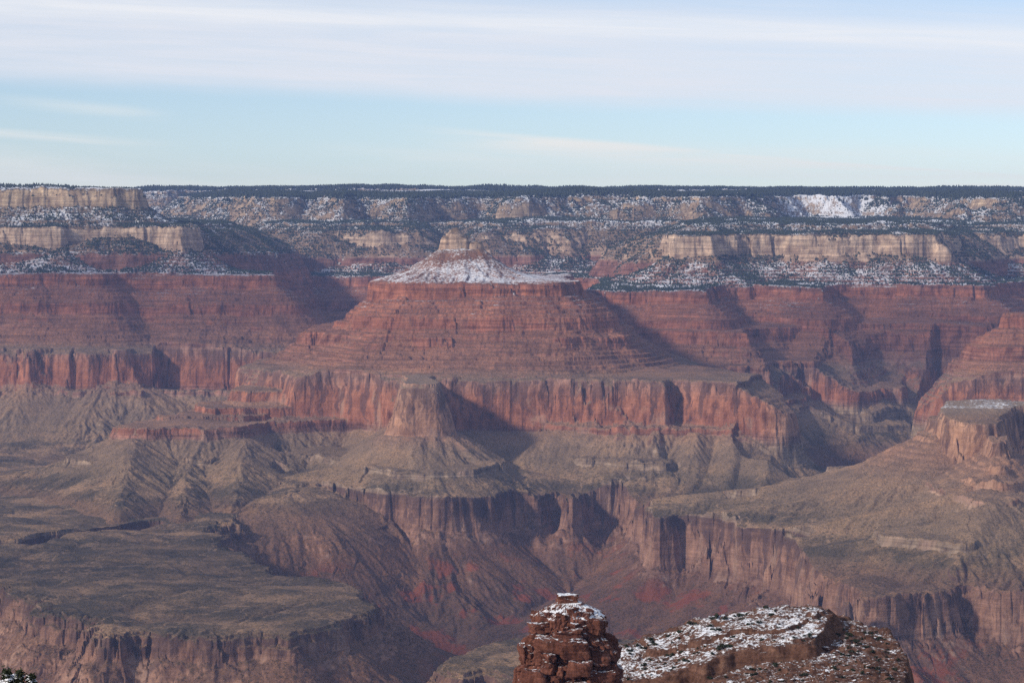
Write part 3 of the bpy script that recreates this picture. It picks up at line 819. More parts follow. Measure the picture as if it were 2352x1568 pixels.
def trees_mesh(name, P, H, W_, mat):
    """many small ragged conifers, each a jittered two-tier spindle"""
    n = len(P)
    k = 4
    th = np.linspace(0, 2 * np.pi, k, endpoint=False)[None, :] + RNG.random((n, 1)) * 6.28
    rings = []
    for hz, rr in ((0.05, 0.8), (0.5, 0.9)):
        r = W_[:, None] * rr * (0.7 + 0.6 * RNG.random((n, k)))
        z = P[:, 2:3] + H[:, None] * (hz + 0.10 * (RNG.random((n, k)) - 0.5))
        rings.append(np.stack([P[:, 0:1] + r * np.cos(th), P[:, 1:2] + r * np.sin(th), z], 2))
    top = P.copy()
    top[:, 2] += H
    V = np.concatenate([np.stack(rings, 1).reshape(n, 2 * k, 3), top[:, None, :]], 1)
    fl = []
    for a in range(1):
        for i in range(k):
            j = (i + 1) % k
            fl += [(a * k + i, a * k + j, (a + 1) * k + j), (a * k + i, (a + 1) * k + j, (a + 1) * k + i)]
    for i in range(k):
        fl.append((k + i, k + (i + 1) % k, 2 * k))
    fl = np.array(fl, np.int32)
    FA = (fl[None] + (np.arange(n) * (2 * k + 1))[:, None, None]).reshape(-1, 3)
    return link(name, np_mesh(name, V.reshape(-1, 3), FA), mat)


cell = (GY * (cols[1] - cols[0]) * np.gradient(rows)[:, None])      # ground area of a grid cell
steep = lz
clump = np.clip(0.55 + 1.3 * (perlin(GX, GY, 90, 61) + 0.7 * up(perlin(KX, KY, 320, 62))), 0.03, 1.6)
inview = np.abs(GX / GY) < 0.24


def scatter(dens, cap):
    p = np.clip(dens * cell, 0, 1)
    pick = np.nonzero((RNG.random(p.shape) < p).ravel())[0]
    if len(pick) > cap:
        pick = RNG.choice(pick, cap, replace=False)
    v = np.stack([VX[pick], VY[pick], VZ[pick] - 0.6], 1)
    v[:, :2] += (RNG.random((len(pick), 2)) - 0.5) * 5
    return v


upper = np.isin(FID, [FORMS.index('north_wall'), FORMS.index('west_mesa')])
kaib = [L for L in LAYERS if L['z'] in (180, 288, 203)]
near_rim = np.zeros(Z.shape, bool)
for L in kaib:
    s_ = up(L['sdf'])
    near_rim |= (s_ < 40) & (s_ > -420)
rimsel = upper & near_rim & inview & (S > 7.55) & (steep < 0.5)
P = scatter(np.where(rimsel & (FID == FORMS.index('north_wall')), 0.016, 0) + np.where(rimsel & (FID == FORMS.index('west_mesa')), 0.007, 0), 60000)
tall = np.where(P[:, 1] < 11800, 9.0, 22.0)
H = tall * (0.65 + 0.6 * RNG.random(len(P)))
tag(trees_mesh('rim_forest', P, H, H * 0.2 + 1.0, LEAF), 'dark conifer forest lining the far plateau rim under the sky', 'forest', kind='stuff')
slopes = upper & inview & (S > 5.02) & (S < 7.97) & (steep < 1.25)
P = scatter(np.where(slopes, 0.021, 0) * np.clip(clump, 0.25, 1.3) * np.clip(1 - 0.85 * BOWL, 0, 1) * np.where(S > 6.9, 1.15, 1.0), 260000)
H = 5.5 + 5.5 * RNG.random(len(P))
tag(trees_mesh('slope_woodland', P, H, H * 0.36, LEAF), 'dark scrub woodland speckling the snowy slopes of the far canyon wall', 'woodland', kind='stuff')

# ------------------------------------------------------------------ near ground, ledge and pinnacle
def snow_rock(name, c1, c2, c3, snow_amt, scale=1.0):
    mat = bpy.data.materials.new(name)
    mat.use_nodes = True
    t = NT(mat.node_tree)
    geo = t.n('ShaderNodeNewGeometry')
    pos, nrm = geo.outputs['Position'], geo.outputs['Normal']
    nz = t.n('ShaderNodeSeparateXYZ', {0: nrm}).outputs[2]
    mid = t.noise(pos, scale / 4.5, 5, 0.65)
    fine = t.noise(pos, scale / 0.9, 4, 0.65)
    bed = t.noise(t.vscale(pos, (0.05, 0.05, 1.1)), scale, 4, 0.7)
    stain = t.noise(t.vscale(pos, (0.6, 0.6, 0.07)), scale, 4, 0.6)
    col = t.ramp(mid, [(0.30, c1), (0.52, c2), (0.72, c3)])
    col = t.mix(1.0, col, t.ramp(bed, [(0.32, 0.66), (0.5, 1.0), (0.68, 1.22)]), 'MULTIPLY')
    col = t.mix(1.0, col, t.ramp(stain, [(0.34, 0.55), (0.48, 1.0), (0.7, 1.15)]), 'MULTIPLY')
    col = t.mix(1.0, col, t.ramp(fine, [(0.3, 0.68), (0.5, 1.0), (0.7, 1.2)]), 'MULTIPLY')
    sn = t.m('ADD', t.m('MULTIPLY', t.noise(pos, scale / 1.5, 6, 0.78), 0.72), t.m('MULTIPLY', t.noise(pos, scale / 12, 3), 0.28))
    sn = t.m('ADD', sn, t.m('MULTIPLY', t.m('SUBTRACT', nz, 0.8), 0.5))
    a = t.n('ShaderNodeAttribute', attribute_name='snowiness').outputs['Fac']
    snow = t.m('MULTIPLY', t.ss(t.m('ADD', sn, t.m('ADD', a, snow_amt - 1.0)), -0.01, 0.09), t.ss(nz, 0.35, 0.6))
    col = t.mix(snow, col, (0.82, 0.84, 0.87))
    b = t.n('ShaderNodeBump', {'Strength': 0.7, 'Distance': 0.5, 'Height': t.m('ADD', fine, t.m('MULTIPLY', bed, 0.6))})
    bs = t.n('ShaderNodeBsdfPrincipled', {'Base Color': col, 'Roughness': 0.93, 'Normal': b})
    bs.inputs['Specular IOR Level'].default_value = 0.1
    t.t.links.new(bs.outputs[0], t.n('ShaderNodeOutputMaterial').inputs[0])
    return mat


RED1 = snow_rock("red_sandstone", (0.070, 0.027, 0.019), (0.125, 0.048, 0.032), (0.190, 0.080, 0.053), 0.41)
RED2 = snow_rock("red_ledge_rock", (0.062, 0.030, 0.021), (0.110, 0.055, 0.038), (0.170, 0.095, 0.065), 0.41)


def grid_mesh(name, X, Y, Zv, attrs=None):
    r_, c_ = X.shape
    q = (np.arange(r_ - 1)[:, None] * c_ + np.arange(c_ - 1)[None, :]).ravel()
    fa = np.stack([q, q + 1, q + c_ + 1, q + c_], 1)
    return np_mesh(name, np.stack([X, Y, Zv], 2).reshape(-1, 3), fa, attrs)


def slope_z(Y):
    return -0.235 * Y - 2.0


# the slope that falls away under the viewpoint and carries the ledge and the pinnacle
gy0 = np.concatenate([np.arange(4, 300, 3.0), np.arange(300, 1500, 10.0), np.arange(1500, 4400, 40.0)]).astype(np.float32)
gx0 = np.linspace(-1, 1, 121).astype(np.float32)
SX, SY = gx0[None, :] * (40 + 0.42 * gy0[:, None]), np.repeat(gy0[:, None], 121, 1)
SZ = slope_z(SY) - np.minimum(SY * 0.012, 14) * (0.6 + np.abs(perlin(SX, SY, 90, 71)) + 0.4 * perlin(SX, SY, 23, 72))
o = link('canyon_slope', grid_mesh('canyon_slope', SX, SY, SZ, {'snowiness': np.zeros(SX.size)}), RED2)
tag(o, 'steep red slope falling away below the viewpoint', 'slope', kind='structure')

# --- the ledge
LG = 0.6
lx, ly = np.meshgrid(np.arange(-20, 300, LG, dtype=np.float32), np.arange(850, 1190, LG, dtype=np.float32))
top_pts = [xd(1330, 1010), xd(1436, 1000), xd(1520, 997), xd(1600, 996), xd(1625, 990), xd(1690, 999), xd(1773, 1001), xd(1856, 998), xd(1874, 1000), xd(1912, 1030), xd(1924, 1052), xd(1900, 1060), xd(1800, 1066), xd(1700, 1066), xd(1600, 1064), xd(1500, 1062), xd(1425, 1060), xd(1330, 1060)]
wob = 2.6 * perlin(lx, ly, 26, 81) + 1.5 * (1 - 2 * np.abs(perlin(lx, ly, 11, 82))) + 0.7 * perlin(lx, ly, 4.5, 83) + 0.35 * perlin(lx, ly, 2, 84) - 1
xl, xr = xd(1430, 1060)[0], xd(1915, 1050)[0]
u_ = np.clip((lx - xl) / (xr - xl), -0.4, 1.2)
plane = np.interp(u_, [-0.4, 0, 0.2, 0.36, 0.56, 0.76, 0.9, 1.0, 1.2], [-203, -193.2, -190.0, -183.4, -179.6, -177.2, -175.4, -175.6, -177.0]) + (ly - 1060) * 0.055
d1 = poly_sdf(lx, ly, top_pts) + wob
prof1 = np.array([(-200, 0), (0, 0), (0.8, -2.0), (1.6, -2.6), (2.6, -5.5), (3.3, -6.0), (4.2, -9.2), (6.5, -10.5), (16, -15.2), (17, -17), (40, -29), (41, -31), (90, -58), (200, -130)])
lz1 = plane + np.interp(d1, prof1[:, 0], prof1[:, 1])
# a thin raised bed along the back half of the top
d2 = poly_sdf(lx, ly, [xd(1500, 1034), xd(1620, 1028), xd(1720, 1030), xd(1800, 1020), xd(1850, 1034), xd(1905, 1046), xd(1890, 1062), xd(1480, 1070)]) + wob
lz1 = np.maximum(lz1, plane + 1.6 + np.interp(d2, [-50, 0, 0.6, 1.2, 3, 9], [0, 0, -1.6, -2.2, -3, -8]))
# the shoulder to the right ends in a drop
shp = [xd(1300, 860), xd(1300, 1075), xd(1930, 1080), xd(2050, 1050), xd(2082, 1010), xd(2086, 960), xd(2092, 900), xd(2100, 840)]
d3 = poly_sdf(lx, ly, shp) + wob * 0.8
lz1 += np.interp(d3, [-2, 0, 1, 3, 5, 6, 30, 90], [0, -0.4, -4, -12, -22, -30, -60, -130])
rub = np.clip((d1 - 2) / 6, 0, 1)
lz1 += 0.6 * perlin(lx, ly, 7, 85) + 0.4 * perlin(lx, ly, 2.6, 86) + 0.5 * np.maximum(0, perlin(lx, ly, 1.7, 80) - 0.25) + rub * (1.3 * np.maximum(0, perlin(lx, ly, 5.5, 87)) + 1.2 * perlin(lx, ly, 16, 88) + 0.8 * np.maximum(0, perlin(lx, ly, 2.2, 89) - 0.1))
lz1 = np.maximum(lz1, slope_z(ly) - 16)
lz1 += 1.5 * cells(lx + 2 * wob, ly, 8.5, 46) * np.clip(-d1 / 3, 0.3, 1) + 0.8 * cells(lx, ly + wob, 3.6, 47)
snw = np.clip(-d1 / 6, 0, 1) * 0.055 - 0.02 - 0.01 * rub
LEDGE_Z = lz1
o = link('rock_ledge', grid_mesh('rock_ledge', lx, ly, lz1, {'snowiness': snw.ravel()}), RED2)
tag(o, 'snow covered red rock ledge with a low cliff front, dotted with dark shrubs', 'rock ledge')


def ledge_at(x, y):
    i = int(np.clip((y - 850) / LG, 0, ly.shape[0] - 1))
    j = int(np.clip((x + 20) / LG, 0, lx.shape[1] - 1))
    return float(lz1[i, j]), float(d1[i, j]), float(d3[i, j])


# --- the pinnacle: stacked, jointed beds
PD = 900.0
pin = bpy.data.objects.new('rock_pinnacle', None)
COL.objects.link(pin)
pc = px(-195, 1304, 1500)
pcx = (1304 - 1176) / F * PD
pin.location = (pcx, PD, slope_z(PD) - 12)
tag(pin, 'rugged red rock pinnacle of stacked snowy blocks with a small square caprock', 'rock pinnacle')


def zrow(y):
    v = (784 - y) / F
    return PD * (-SP + v * CP) / (CP + v * SP)


SC = PD / F
outline = [(1382, 1284, 1334), (1388, 1272, 1340), (1396, 1256, 1360), (1408, 1234, 1382), (1412, 1228, 1386), (1440, 1222, 1386), (1452, 1223, 1388), (1462, 1216, 1400), (1474, 1207, 1412), (1492, 1200, 1422), (1512, 1195, 1424), (1540, 1188, 1426), (1568, 1184, 1430), (1640, 1170, 1445), (1760, 1140, 1470), (1900, 1110, 1500)]
oz = np.array([zrow(a) for a, b, c in outline])[::-1]
ol = np.array([(b - 1176) * SC - pcx for a, b, c in outline])[::-1]
orr = np.array([(c - 1176) * SC - pcx for a, b, c in outline])[::-1]
NTH = 900
zb = pin.location.z
zt = oz[-1]
zs = np.arange(zb, zt, 0.22)
th = np.linspace(0, 2 * np.pi, NTH, endpoint=False)
rr = random.Random(5)
TH0, ZZ0 = np.meshgrid(th, zs)
colsN = 13
ccut = np.sort(np.array([(i + rr.uniform(-0.4, 0.4)) / colsN for i in range(colsN)]) * 2 * np.pi)
wob_t = 0.05 * perlin((np.cos(TH0) * 20).astype(np.float32), (np.sin(TH0) * 20 + ZZ0).astype(np.float32), 5, 95)
cidx = np.searchsorted(ccut, (TH0 + wob_t) % (2 * np.pi)) % colsN
shift = np.array([rr.uniform(-2.6, 2.6) for _ in range(colsN)])      # each column's beds sit at their own height
coff = np.array([rr.uniform(-1.3, 1.1) for _ in range(colsN)])
dcol = np.abs((((TH0 + wob_t)[..., None] - ccut + np.pi) % (2 * np.pi)) - np.pi).min(-1) * 17.0
ZB = ZZ0 + shift[cidx] + 0.5 * perlin((np.cos(TH0) * 18).astype(np.float32), (np.sin(TH0) * 18 + ZZ0 * 0.3).astype(np.float32), 6, 96)
top_fade = np.clip((zrow(1440) - ZZ0) / 3, 0, 1)
rad_off = coff[cidx] - 2.2 * np.exp(-(dcol / 0.32) ** 2) - 0.5 * np.exp(-(dcol / 1.2) ** 2)
zc = zb - 6
while zc < zt + 6:
    thick = rr.choice([1.0, 1.5, 2.2, 3.2, 4.4, 5.6])
    sel = (ZB >= zc) & (ZB < zc + thick)
    if sel.any():
        nb = rr.randint(16, 26) if thick > 2 else rr.randint(24, 40)
        cuts = np.sort(np.array([(i + rr.uniform(-0.45, 0.45)) / nb for i in range(nb)]) * 2 * np.pi)
        idx = np.searchsorted(cuts, th) % nb
        offs = np.array([rr.uniform(-1.9, 0.9) if rr.random() < 0.8 else rr.uniform(-3.2, -1.5) for _ in range(nb)]) - (0.7 if thick < 1.6 else 0)
        tilt = np.array([rr.uniform(-0.5, 0.5) for _ in range(nb)])
        dc = np.abs(((th[:, None] - cuts[None, :] + np.pi) % (2 * np.pi)) - np.pi).min(1) * 17.0
        joint = -0.9 * np.exp(-(dc / 0.22) ** 2) - 0.3 * np.exp(-(dc / 0.7) ** 2)
        tt = (ZB - zc) / thick
        r_ = (offs[idx] + joint)[None, :] + tilt[idx][None, :] * (tt - 0.5) * thick * 0.5 - 0.35 * np.clip((tt - 0.88) / 0.12, 0, 1) ** 2 - 0.35 * np.clip((0.10 - tt) / 0.10, 0, 1) ** 2
        rad_off = np.where(sel, rad_off + r_, rad_off)
    zc += thick
TH, ZZ = np.meshgrid(th, zs)
le = np.interp(ZZ, oz, ol)
ri = np.interp(ZZ, oz, orr)
cxm, hw = (le + ri) / 2, (ri - le) / 2
ct, st = np.cos(TH), np.sin(TH)
# the front steps forward in tiers below the dome
rng_x = hw * (np.abs(ct) ** 2.4 + np.abs(st) ** 2.4) ** (-1 / 2.4)
low = 0.35 * perlin((ct * 40).astype(np.float32), (st * 40 + ZZ).astype(np.float32), 9, 91) + 1.2 * perlin((ct * 17 + 50).astype(np.float32), (st * 17 + ZZ * 0.8).astype(np.float32), 8, 92)
fi2 = 0.55 * perlin((TH * 17).astype(np.float32), (ZZ * 1.0).astype(np.float32), 1.4, 93) + 0.15 * perlin((TH * 17).astype(np.float32), ZZ.astype(np.float32), 0.6, 94)
domefade = np.clip((zt - ZZ) / 3.0, 0.45, 1)
rad = np.maximum(rng_x + (rad_off * top_fade + low * domefade) * np.clip(hw / 10, 0.4, 1) + 0.5 + fi2, 1.0)
front = 1.0 + 0.25 * np.clip((zrow(1470) - ZZ) / 10, 0, 1)
PX = cxm + rad * ct
PY = rad * st * np.where(st < 0, front, 1.0)
vv = np.stack([PX, PY, ZZ - zb], 2).reshape(-1, 3)
q = (np.arange(len(zs) - 1)[:, None] * NTH + np.arange(NTH)[None, :])
q2 = (np.arange(len(zs) - 1)[:, None] * NTH + (np.arange(NTH)[None, :] + 1) % NTH)
fa = np.stack([q.ravel(), q2.ravel(), q2.ravel() + NTH, q.ravel() + NTH], 1)
# close the top
vtop = np.array([[cxm[-1, 0], 0, zt - zb + 0.5]])
nt_ = len(vv)
vv = np.concatenate([vv, vtop])
last = (len(zs) - 1) * NTH
ft = np.stack([last + np.arange(NTH), last + (np.arange(NTH) + 1) % NTH, np.full(NTH, nt_), np.full(NTH, nt_)], 1)
me = bpy.data.meshes.new('stacked_beds')
sn_attr = np.concatenate([(0.02 + 0.10 * np.clip((ZZ - zrow(1440)) / 6, 0, 1)).ravel(), [0.2]])
me = np_mesh('stacked_beds', vv, fa, {'snowiness': sn_attr})
bm = bmesh.new(); bm.from_mesh(me); bm.verts.ensure_lookup_table()
for a_, b_, c_, d_ in ft:
    bm.faces.new((bm.verts[a_], bm.verts[b_], bm.verts[c_]))
bm.to_mesh(me); bm.free()
link('stacked_beds', me, RED1, pin)


def block_mesh(name, sx, sy, sz, seed, rough=0.16, cuts=5, snow=0.1):
    """a weather-worn, slightly rounded block"""
    bm = bmesh.new()
    bmesh.ops.create_cube(bm, size=1.0)
    bmesh.ops.subdivide_edges(bm, edges=bm.edges[:], cuts=cuts, use_grid_fill=True)
    co = np.array([v.co for v in bm.verts])
    n4 = (np.abs(co * 2) ** 9).sum(1) ** (1 / 9)
    co = co / n4[:, None]
    p_ = (co * 3 + seed * 7.3).astype(np.float32)
    dsp = perlin(p_[:, 0] + p_[:, 2] * 0.6, p_[:, 1] - p_[:, 2] * 0.8, 1.3, seed) * rough + perlin(p_[:, 0] - p_[:, 2], p_[:, 1] + p_[:, 2], 0.5, seed + 1) * rough * 0.4
    co = co * (1 + dsp[:, None]) * np.array([sx, sy, sz])
    for v, c_ in zip(bm.verts, co):
        v.co = c_
    me = bpy.data.meshes.new(name)
    bm.to_mesh(me); bm.free()
    at = me.attributes.new('snowiness', 'FLOAT', 'POINT')
    at.data.foreach_set('value', np.full(len(me.vertices), snow, np.float32))
    return me


def on_pin(name, x, y, dy, w_, h_, dp, seed, rz=0.0, snow=0.02, tilt=0.16):
    o = link(name, block_mesh(name, w_ * SC, dp, h_ * SC, seed, 0.26, 7, snow=snow), RED1, pin)
    o.location = ((x - 1176) * SC - pcx, dy, zrow(y) - zb)
    q_ = random.Random(seed)
    o.rotation_euler = (q_.uniform(-tilt, tilt), q_.uniform(-tilt, tilt), rz)
    return o


on_pin('caprock', 1305, 1376, 0, 46, 25, 6.5, 3, 0.12, 0.14, 0.03)
tiers = [(1300, 1442, -14.0, 60, 20, 7, 4, 0.2), (1268, 1462, -17.0, 76, 30, 7, 5, -0.15), (1318, 1470, -17.5, 64, 44, 8, 6, 0.1), (1238, 1430, -10, 40, 24, 8, 7, 0.3), (1362, 1426, -9, 44, 34, 8, 8, -0.3),
         (1206, 1490, -9, 22, 40, 8, 9, 0.3), (1262, 1487, -20.5, 22, 17, 4, 10, 0.5), (1398, 1498, -8, 40, 26, 8, 11, -0.2), (1404, 1530, -11, 46, 26, 8, 12, 0.1), (1375, 1540, -19, 60, 44, 8, 13, 0.25),
         (1228, 1540, -21, 60, 48, 8, 14, -0.2), (1300, 1556, -26, 84, 30, 8, 15, 0.1), (1330, 1512, -22, 50, 34, 8, 16, -0.2), (1255, 1410, -8, 34, 14, 7, 17, 0.1), (1340, 1404, -7, 34, 14, 7, 18, -0.2)]
for t_ in tiers:
    on_pin('rock_block', *t_)

gb = random.Random(21)
cand_d = np.argwhere((ZZ > zrow(1446)) & (st < 0.25) & (ZZ < zrow(1390)))
cand_l = np.argwhere((ZZ > zrow(1575)) & (st < -0.1) & (ZZ < zrow(1446)))
for k_ in range(92):
    c_ = cand_d if k_ < 58 else cand_l
    i_, j_ = c_[gb.randrange(len(c_))]
    w_ = gb.choice([0.9, 1.2, 1.6, 2.1, 2.8])
    o = link('rubble_block', block_mesh('rubble_block', w_, w_ * gb.uniform(0.7, 1.2), w_ * gb.uniform(0.5, 0.9), 60 + k_, 0.22, 3, gb.uniform(-0.1, 0.08)), RED1, pin)
    o.location = (PX[i_, j_] * 1.0, PY[i_, j_], ZZ[i_, j_] - zb)
    o.rotation_euler = (gb.uniform(-.3, .3), gb.uniform(-.3, .3), gb.uniform(0, 3))

# --- shrubs and boulders on the ledge
SHRUB = simple_mat("juniper_leaves", (0.012, 0.018, 0.012), (0.045, 0.052, 0.030), 2.0)
TWIG = simple_mat("bark", (0.05, 0.035, 0.025), (0.10, 0.075, 0.055), 4.0)


def shrub_mesh(seed, n=260):
    g = np.random.default_rng(seed)
    nb = g.integers(4, 7)
    cen = np.stack([g.normal(0, 0.30, nb), g.normal(0, 0.30, nb), 0.35 + 0.35 * g.random(nb)], 1)
    rad_ = 0.26 + 0.22 * g.random(nb)
    w_ = g.integers(0, nb, n)
    dirs = g.normal(size=(n, 3)); dirs /= np.linalg.norm(dirs, axis=1)[:, None]
    c_ = cen[w_] + dirs * (rad_[w_] * g.random(n) ** 0.35)[:, None]
    c_[:, 2] = np.maximum(c_[:, 2], 0.05)
    a_ = g.normal(size=(n, 3)); a_ /= np.linalg.norm(a_, axis=1)[:, None]
    b_ = np.cross(a_, dirs); b_ /= np.linalg.norm(b_, axis=1)[:, None] + 1e-6
    h_ = (0.07 + 0.06 * g.random(n))[:, None]
    V = np.stack([c_ - a_ * h_ - b_ * h_ * 0.6, c_ + a_ * h_ - b_ * h_ * 0.6, c_ + a_ * h_ * 0.7 + b_ * h_, c_ - a_ * h_ * 0.7 + b_ * h_], 1).reshape(-1, 3)
    FA = np.arange(4 * n).reshape(-1, 4)
    # a few stems
    sv, sf = [], []
    for k in range(nb):
        i0_ = len(V) + len(sv)
        x_, y_, z_ = cen[k]
        for (ax, ay) in ((-.03, -.03), (.03, -.03), (.03, .03), (-.03, .03)):
            sv.append((ax * 1.4, ay * 1.4, -0.1))
        for (ax, ay) in ((-.015, -.015), (.015, -.015), (.015, .015), (-.015, .015)):
            sv.append((x_ + ax, y_ + ay, z_))
        for q_ in range(4):
            sf.append((i0_ + q_, i0_ + (q_ + 1) % 4, i0_ + 4 + (q_ + 1) % 4, i0_ + 4 + q_))
    return np_mesh('shrub', np.concatenate([V, np.array(sv)]), np.concatenate([FA, np.array(sf)]))


shrubs = [shrub_mesh(100 + i) for i in range(6)]
for m_ in shrubs:
    m_.materials.append(SHRUB)
WHERE = {
    'top': 'dark green shrub growing in the snow on top of the red rock ledge',
    'edge': 'dark green shrub standing out along the back edge of the snowy ledge',
    'front': 'dark green shrub on the rubble slope below the cliff front of the ledge',
    'side': 'dark green shrub on the snowy rubble slope falling beyond the nose of the ledge',
}


def put_shrub(x, y, size, where):
    z, _, _ = ledge_at(x, y)
    o = bpy.data.objects.new('shrub', random.choice(shrubs))
    COL.objects.link(o)
    o.location = (x, y, z - 0.15)
    size *= 0.68
    o.scale = (size * random.uniform(0.9, 1.25), size * random.uniform(0.9, 1.25), size * random.uniform(0.75, 1.05))
    o.rotation_euler = (0, 0, random.uniform(0, 6.28))
    tag(o, WHERE[where], 'shrub', 'shrubs on the snowy rock ledge, ' + where)


for bx in (1440, 1470, 1500, 1541, 1562, 1590, 1640, 1652, 1664, 1690, 1704, 1716, 1760, 1782):
    x_, y_ = xd(bx + random.uniform(-4, 4), random.uniform(1055, 1062))
    put_shrub(x_, y_, random.uniform(1.8, 3.2), 'edge')
n_ = 0
for _ in range(4000):
    if n_ > 74:
        break
    x_, y_ = xd(random.uniform(1435, 1910), random.uniform(1000, 1054))
    z, a_, c_ = ledge_at(x_, y_)
    if a_ < -2 and c_ < -3:
        put_shrub(x_, y_, random.choice([1.2, 1.5, 1.8, 2.2, 2.8]), 'top'); n_ += 1
n_ = 0
for _ in range(6000):
    if n_ > 64:
        break
    x_, y_ = xd(random.uniform(1450, 1900), random.uniform(930, 996))
    z, a_, c_ = ledge_at(x_, y_)
    if 6 < a_ < 60 and c_ < -3 and z > -0.21 * y_:
        put_shrub(x_, y_, random.choice([1.0, 1.4, 1.8, 2.4]), 'front'); n_ += 1
n_ = 0
for _ in range(6000):
    if n_ > 80:
        break
    x_, y_ = xd(random.uniform(1905, 2082), random.uniform(950, 1050))
    z, a_, c_ = ledge_at(x_, y_)
    if a_ > 3 and c_ < -2 and z > -0.21 * y_:
        put_shrub(x_, y_, random.choice([1.0, 1.4, 1.8, 2.4]), 'side'); n_ += 1
blocks = [block_mesh('boulder', 1, 1, 0.8, 40 + i, 0.2, 3, 0.1) for i in range(4)]
for m_ in blocks:
    m_.materials.append(RED2)
n_ = 0
for _ in range(4000):
    if n_ > 44:
        break
    x_, y_ = xd(random.uniform(1500, 2080), random.uniform(950, 1045))
    z, a_, c_ = ledge_at(x_, y_)
    if 5 < a_ < 70 and c_ < -1.5 and z > -0.21 * y_:
        o = bpy.data.objects.new('boulder', random.choice(blocks))
        COL.objects.link(o)
        sz_ = random.choice([1.0, 1.3, 1.7, 2.4])
        o.location = (x_, y_, z + 0.15 * sz_)
        o.scale = (sz_ * random.uniform(0.8, 1.5), sz_, sz_ * random.uniform(0.6, 1.0))
        o.rotation_euler = (random.uniform(-.3, .3), random.uniform(-.3, .3), random.uniform(0, 6.28))
        tag(o, 'red snow dusted boulder lying on the rubble slopes around the ledge', 'boulder', 'boulders on the slopes of the rock ledge')
        n_ += 1

# --- tops of pines with snow on their boughs, at the viewpoint's edge
SNOW = simple_mat("snow", (0.72, 0.74, 0.78), (0.84, 0.85, 0.88), 1.0)


def pine(px_, py_, D, wide, seed, label):
    g = np.random.default_rng(seed)
    x_, y_ = xd(px_, D)
    e = bpy.data.objects.new('pine_tree', None)
    COL.objects.link(e)
    e.location = (x_, y_, slope_z(y_) - 1.0)
    tag(e, label, 'pine tree', 'pines below the viewpoint')
    top = (D * (-SP + (784 - py_) / F * CP)) / (CP + (784 - py_) / F * SP) - e.location.z
    bm = bmesh.new()
    bmesh.ops.create_cone(bm, cap_ends=True, segments=9, radius1=0.14, radius2=0.02, depth=top - 0.05)
    bmesh.ops.translate(bm, verts=bm.verts, vec=(0, 0, (top - 0.05) / 2))
    me = bpy.data.meshes.new('trunk'); bm.to_mesh(me); bm.free()
    link('trunk', me, TWIG, e)
    cr, sn_ = [], []
    for lv in np.arange(0.0, top * 0.75, 0.13):
        reach = wide * (0.10 + 0.9 * (lv / (top * 0.75)) ** 0.75) * g.uniform(0.75, 1.15)
        for b in range(5):
            an = g.uniform(0, 6.28)
            m_ = int(26 + 70 * reach)
            u = g.random(m_) ** 0.7
            c = np.stack([np.cos(an) * u * reach, np.sin(an) * u * reach, top - lv - 0.02 - 0.22 * u * reach + 0.10 * u ** 2], 1)
            c += g.normal(0, 1, (m_, 3)) * (0.022 + 0.05 * u[:, None]) * np.array([1, 1, 0.7])
            cr.append(c)
            if g.random() < 0.42 and lv > 0.1:
                k = np.where((u > 0.35))[0][:14]
                sn_.append(c[k] + np.array([0, 0, 0.045]))
    c = np.concatenate(cr); n = len(c)
    a_ = g.normal(size=(n, 3)); a_ /= np.linalg.norm(a_, axis=1)[:, None]
    b_ = np.cross(a_, g.normal(size=(n, 3))); b_ /= np.linalg.norm(b_, axis=1)[:, None]
    V = np.stack([c - a_ * 0.05 - b_ * 0.016, c + a_ * 0.05 - b_ * 0.016, c + a_ * 0.05 + b_ * 0.016, c - a_ * 0.05 + b_ * 0.016], 1).reshape(-1, 3)
    link('crown', np_mesh('crown', V, np.arange(4 * n).reshape(-1, 4)), SHRUB, e)
    c = np.concatenate(sn_); n = len(c)
    oc = np.array([(1, 0, 0), (0, 1, 0), (-1, 0, 0), (0, -1, 0), (0, 0, .6), (0, 0, -.4)]) 
    V = (c[:, None, :] + oc[None] * (0.03 + 0.035 * g.random((n, 1, 1)))).reshape(-1, 3)
    fo = np.array([(0, 1, 4), (1, 2, 4), (2, 3, 4), (3, 0, 4), (1, 0, 5), (2, 1, 5), (3, 2, 5), (0, 3, 5)])
    FA = (fo[None] + (np.arange(n) * 6)[:, None, None]).reshape(-1, 3)
    link('snow_cover', np_mesh('snow_cover', V, FA), SNOW, e)


pine(8, 1545, 58, 0.55, 1, 'snowy dark pine top, tallest and outermost of the three by the canyon edge')
pine(37, 1549, 60, 0.50, 2, 'snowy dark pine top standing between the other two pine tops')
pine(66, 1556, 63, 0.45, 3, 'snowy dark pine top, lowest of the three pine tops and nearest the plateau cliff')


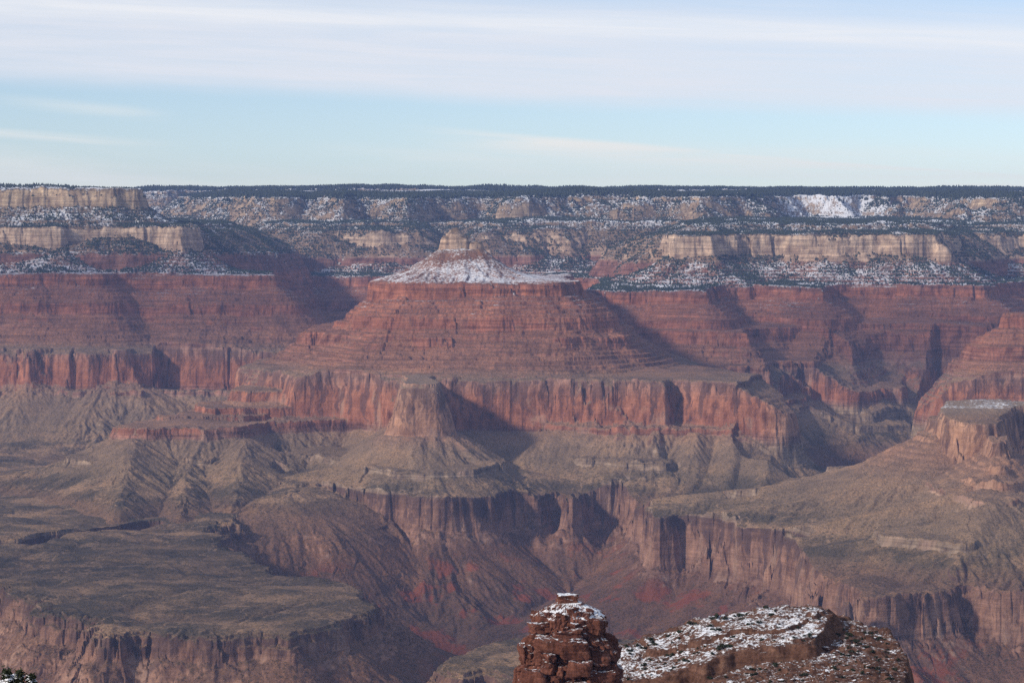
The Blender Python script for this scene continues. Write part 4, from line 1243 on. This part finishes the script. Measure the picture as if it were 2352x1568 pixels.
# ------------------------------------------------------------------ added unseen clouds, set along the sun's path to shade the canyon
def shade_cloud(gx_c, gy_c, gz_c, rx, ry, dens, seed):
    up_ = 3000.0 - gz_c
    k = up_ / sun_dir[2]
    cx_, cy_ = gx_c + sun_dir[0] * k, gy_c + sun_dir[1] * k
    n_, m_ = 48, 24
    th_ = np.linspace(0, 2 * np.pi, n_, endpoint=False)
    ph_ = np.linspace(-np.pi / 2 + 0.02, np.pi / 2 - 0.02, m_)
    T_, P_ = np.meshgrid(th_, ph_)
    ux, uy, uz = np.cos(P_) * np.cos(T_), np.cos(P_) * np.sin(T_), np.sin(P_)
    bump = 1 + 0.16 * perlin((ux * 3 + seed).astype(np.float32), (uy * 3).astype(np.float32), 1.0, seed)
    v = np.stack([ux * rx * bump, uy * ry * bump, uz * 90 * bump], 2).reshape(-1, 3)
    q_ = (np.arange(m_ - 1)[:, None] * n_ + np.arange(n_)[None, :])
    q2_ = (np.arange(m_ - 1)[:, None] * n_ + (np.arange(n_)[None, :] + 1) % n_)
    f = np.stack([q_.ravel(), q2_.ravel(), q2_.ravel() + n_, q_.ravel() + n_], 1)
    mat = bpy.data.materials.new('thin_shade_cloud')
    mat.use_nodes = True
    t = NT(mat.node_tree)
    ob = t.n('ShaderNodeTexCoord').outputs['Object']
    uvw = t.vscale(ob, (1 / rx, 1 / ry, 0.0))
    r_ = t.n('ShaderNodeVectorMath', {0: uvw}, operation='LENGTH').outputs['Value']
    nz_ = t.noise(ob, 1 / 500, 4, 0.55)
    a = t.m('MULTIPLY', t.ss(t.m('ADD', r_, t.m('MULTIPLY', t.m('SUBTRACT', nz_, 0.5), 0.7)), 1.0, 0.45), dens)
    dif = t.n('ShaderNodeBsdfTranslucent', {'Color': (0.9, 0.9, 0.92)})
    mx = t.n('ShaderNodeMixShader', {0: a, 1: t.n('ShaderNodeBsdfTransparent'), 2: dif})
    t.t.links.new(mx.outputs[0], t.n('ShaderNodeOutputMaterial').inputs[0])
    o = link('shade_cloud', np_mesh('shade_cloud', v, f, smooth=True), mat)
    o.location = (cx_, cy_, 3000)
    tag(o, 'added unseen sheet high over the canyon that casts soft shade below', 'shade_cloud', kind='stuff')


shade_cloud(-1500, 10500, -350, 1500, 620, 0.42, 1)
shade_cloud(1750, 10300, -450, 1350, 620, 0.40, 2)
shade_cloud(-800, 6200, -900, 1200, 620, 0.45, 3)
shade_cloud(60, 5650, -1050, 620, 480, 0.42, 4)


# ------------------------------------------------------------------ air
def haze():
    x0, x1, y0, y1, z0, z1 = -5400, 5400, -400, 18300, -1700, 430
    v = np.array([(x, y, z) for x in (x0, x1) for y in (y0, y1) for z in (z0, z1)], float)
    f = np.array([(0, 1, 3, 2), (4, 6, 7, 5), (0, 4, 5, 1), (2, 3, 7, 6), (0, 2, 6, 4), (1, 5, 7, 3)])
    mat = bpy.data.materials.new("air")
    mat.use_nodes = True
    t = NT(mat.node_tree)
    vol = t.n('ShaderNodeVolumePrincipled', {'Color': (0.34, 0.50, 0.98), 'Density': 2.0e-5, 'Anisotropy': 0.0})
    out = t.n('ShaderNodeOutputMaterial')
    t.t.links.new(vol.outputs[0], out.inputs['Volume'])
    o = link('haze', np_mesh('haze', v, f), mat)
    tag(o, 'pale blue haze filling the canyon air', 'haze', kind='stuff')


haze()
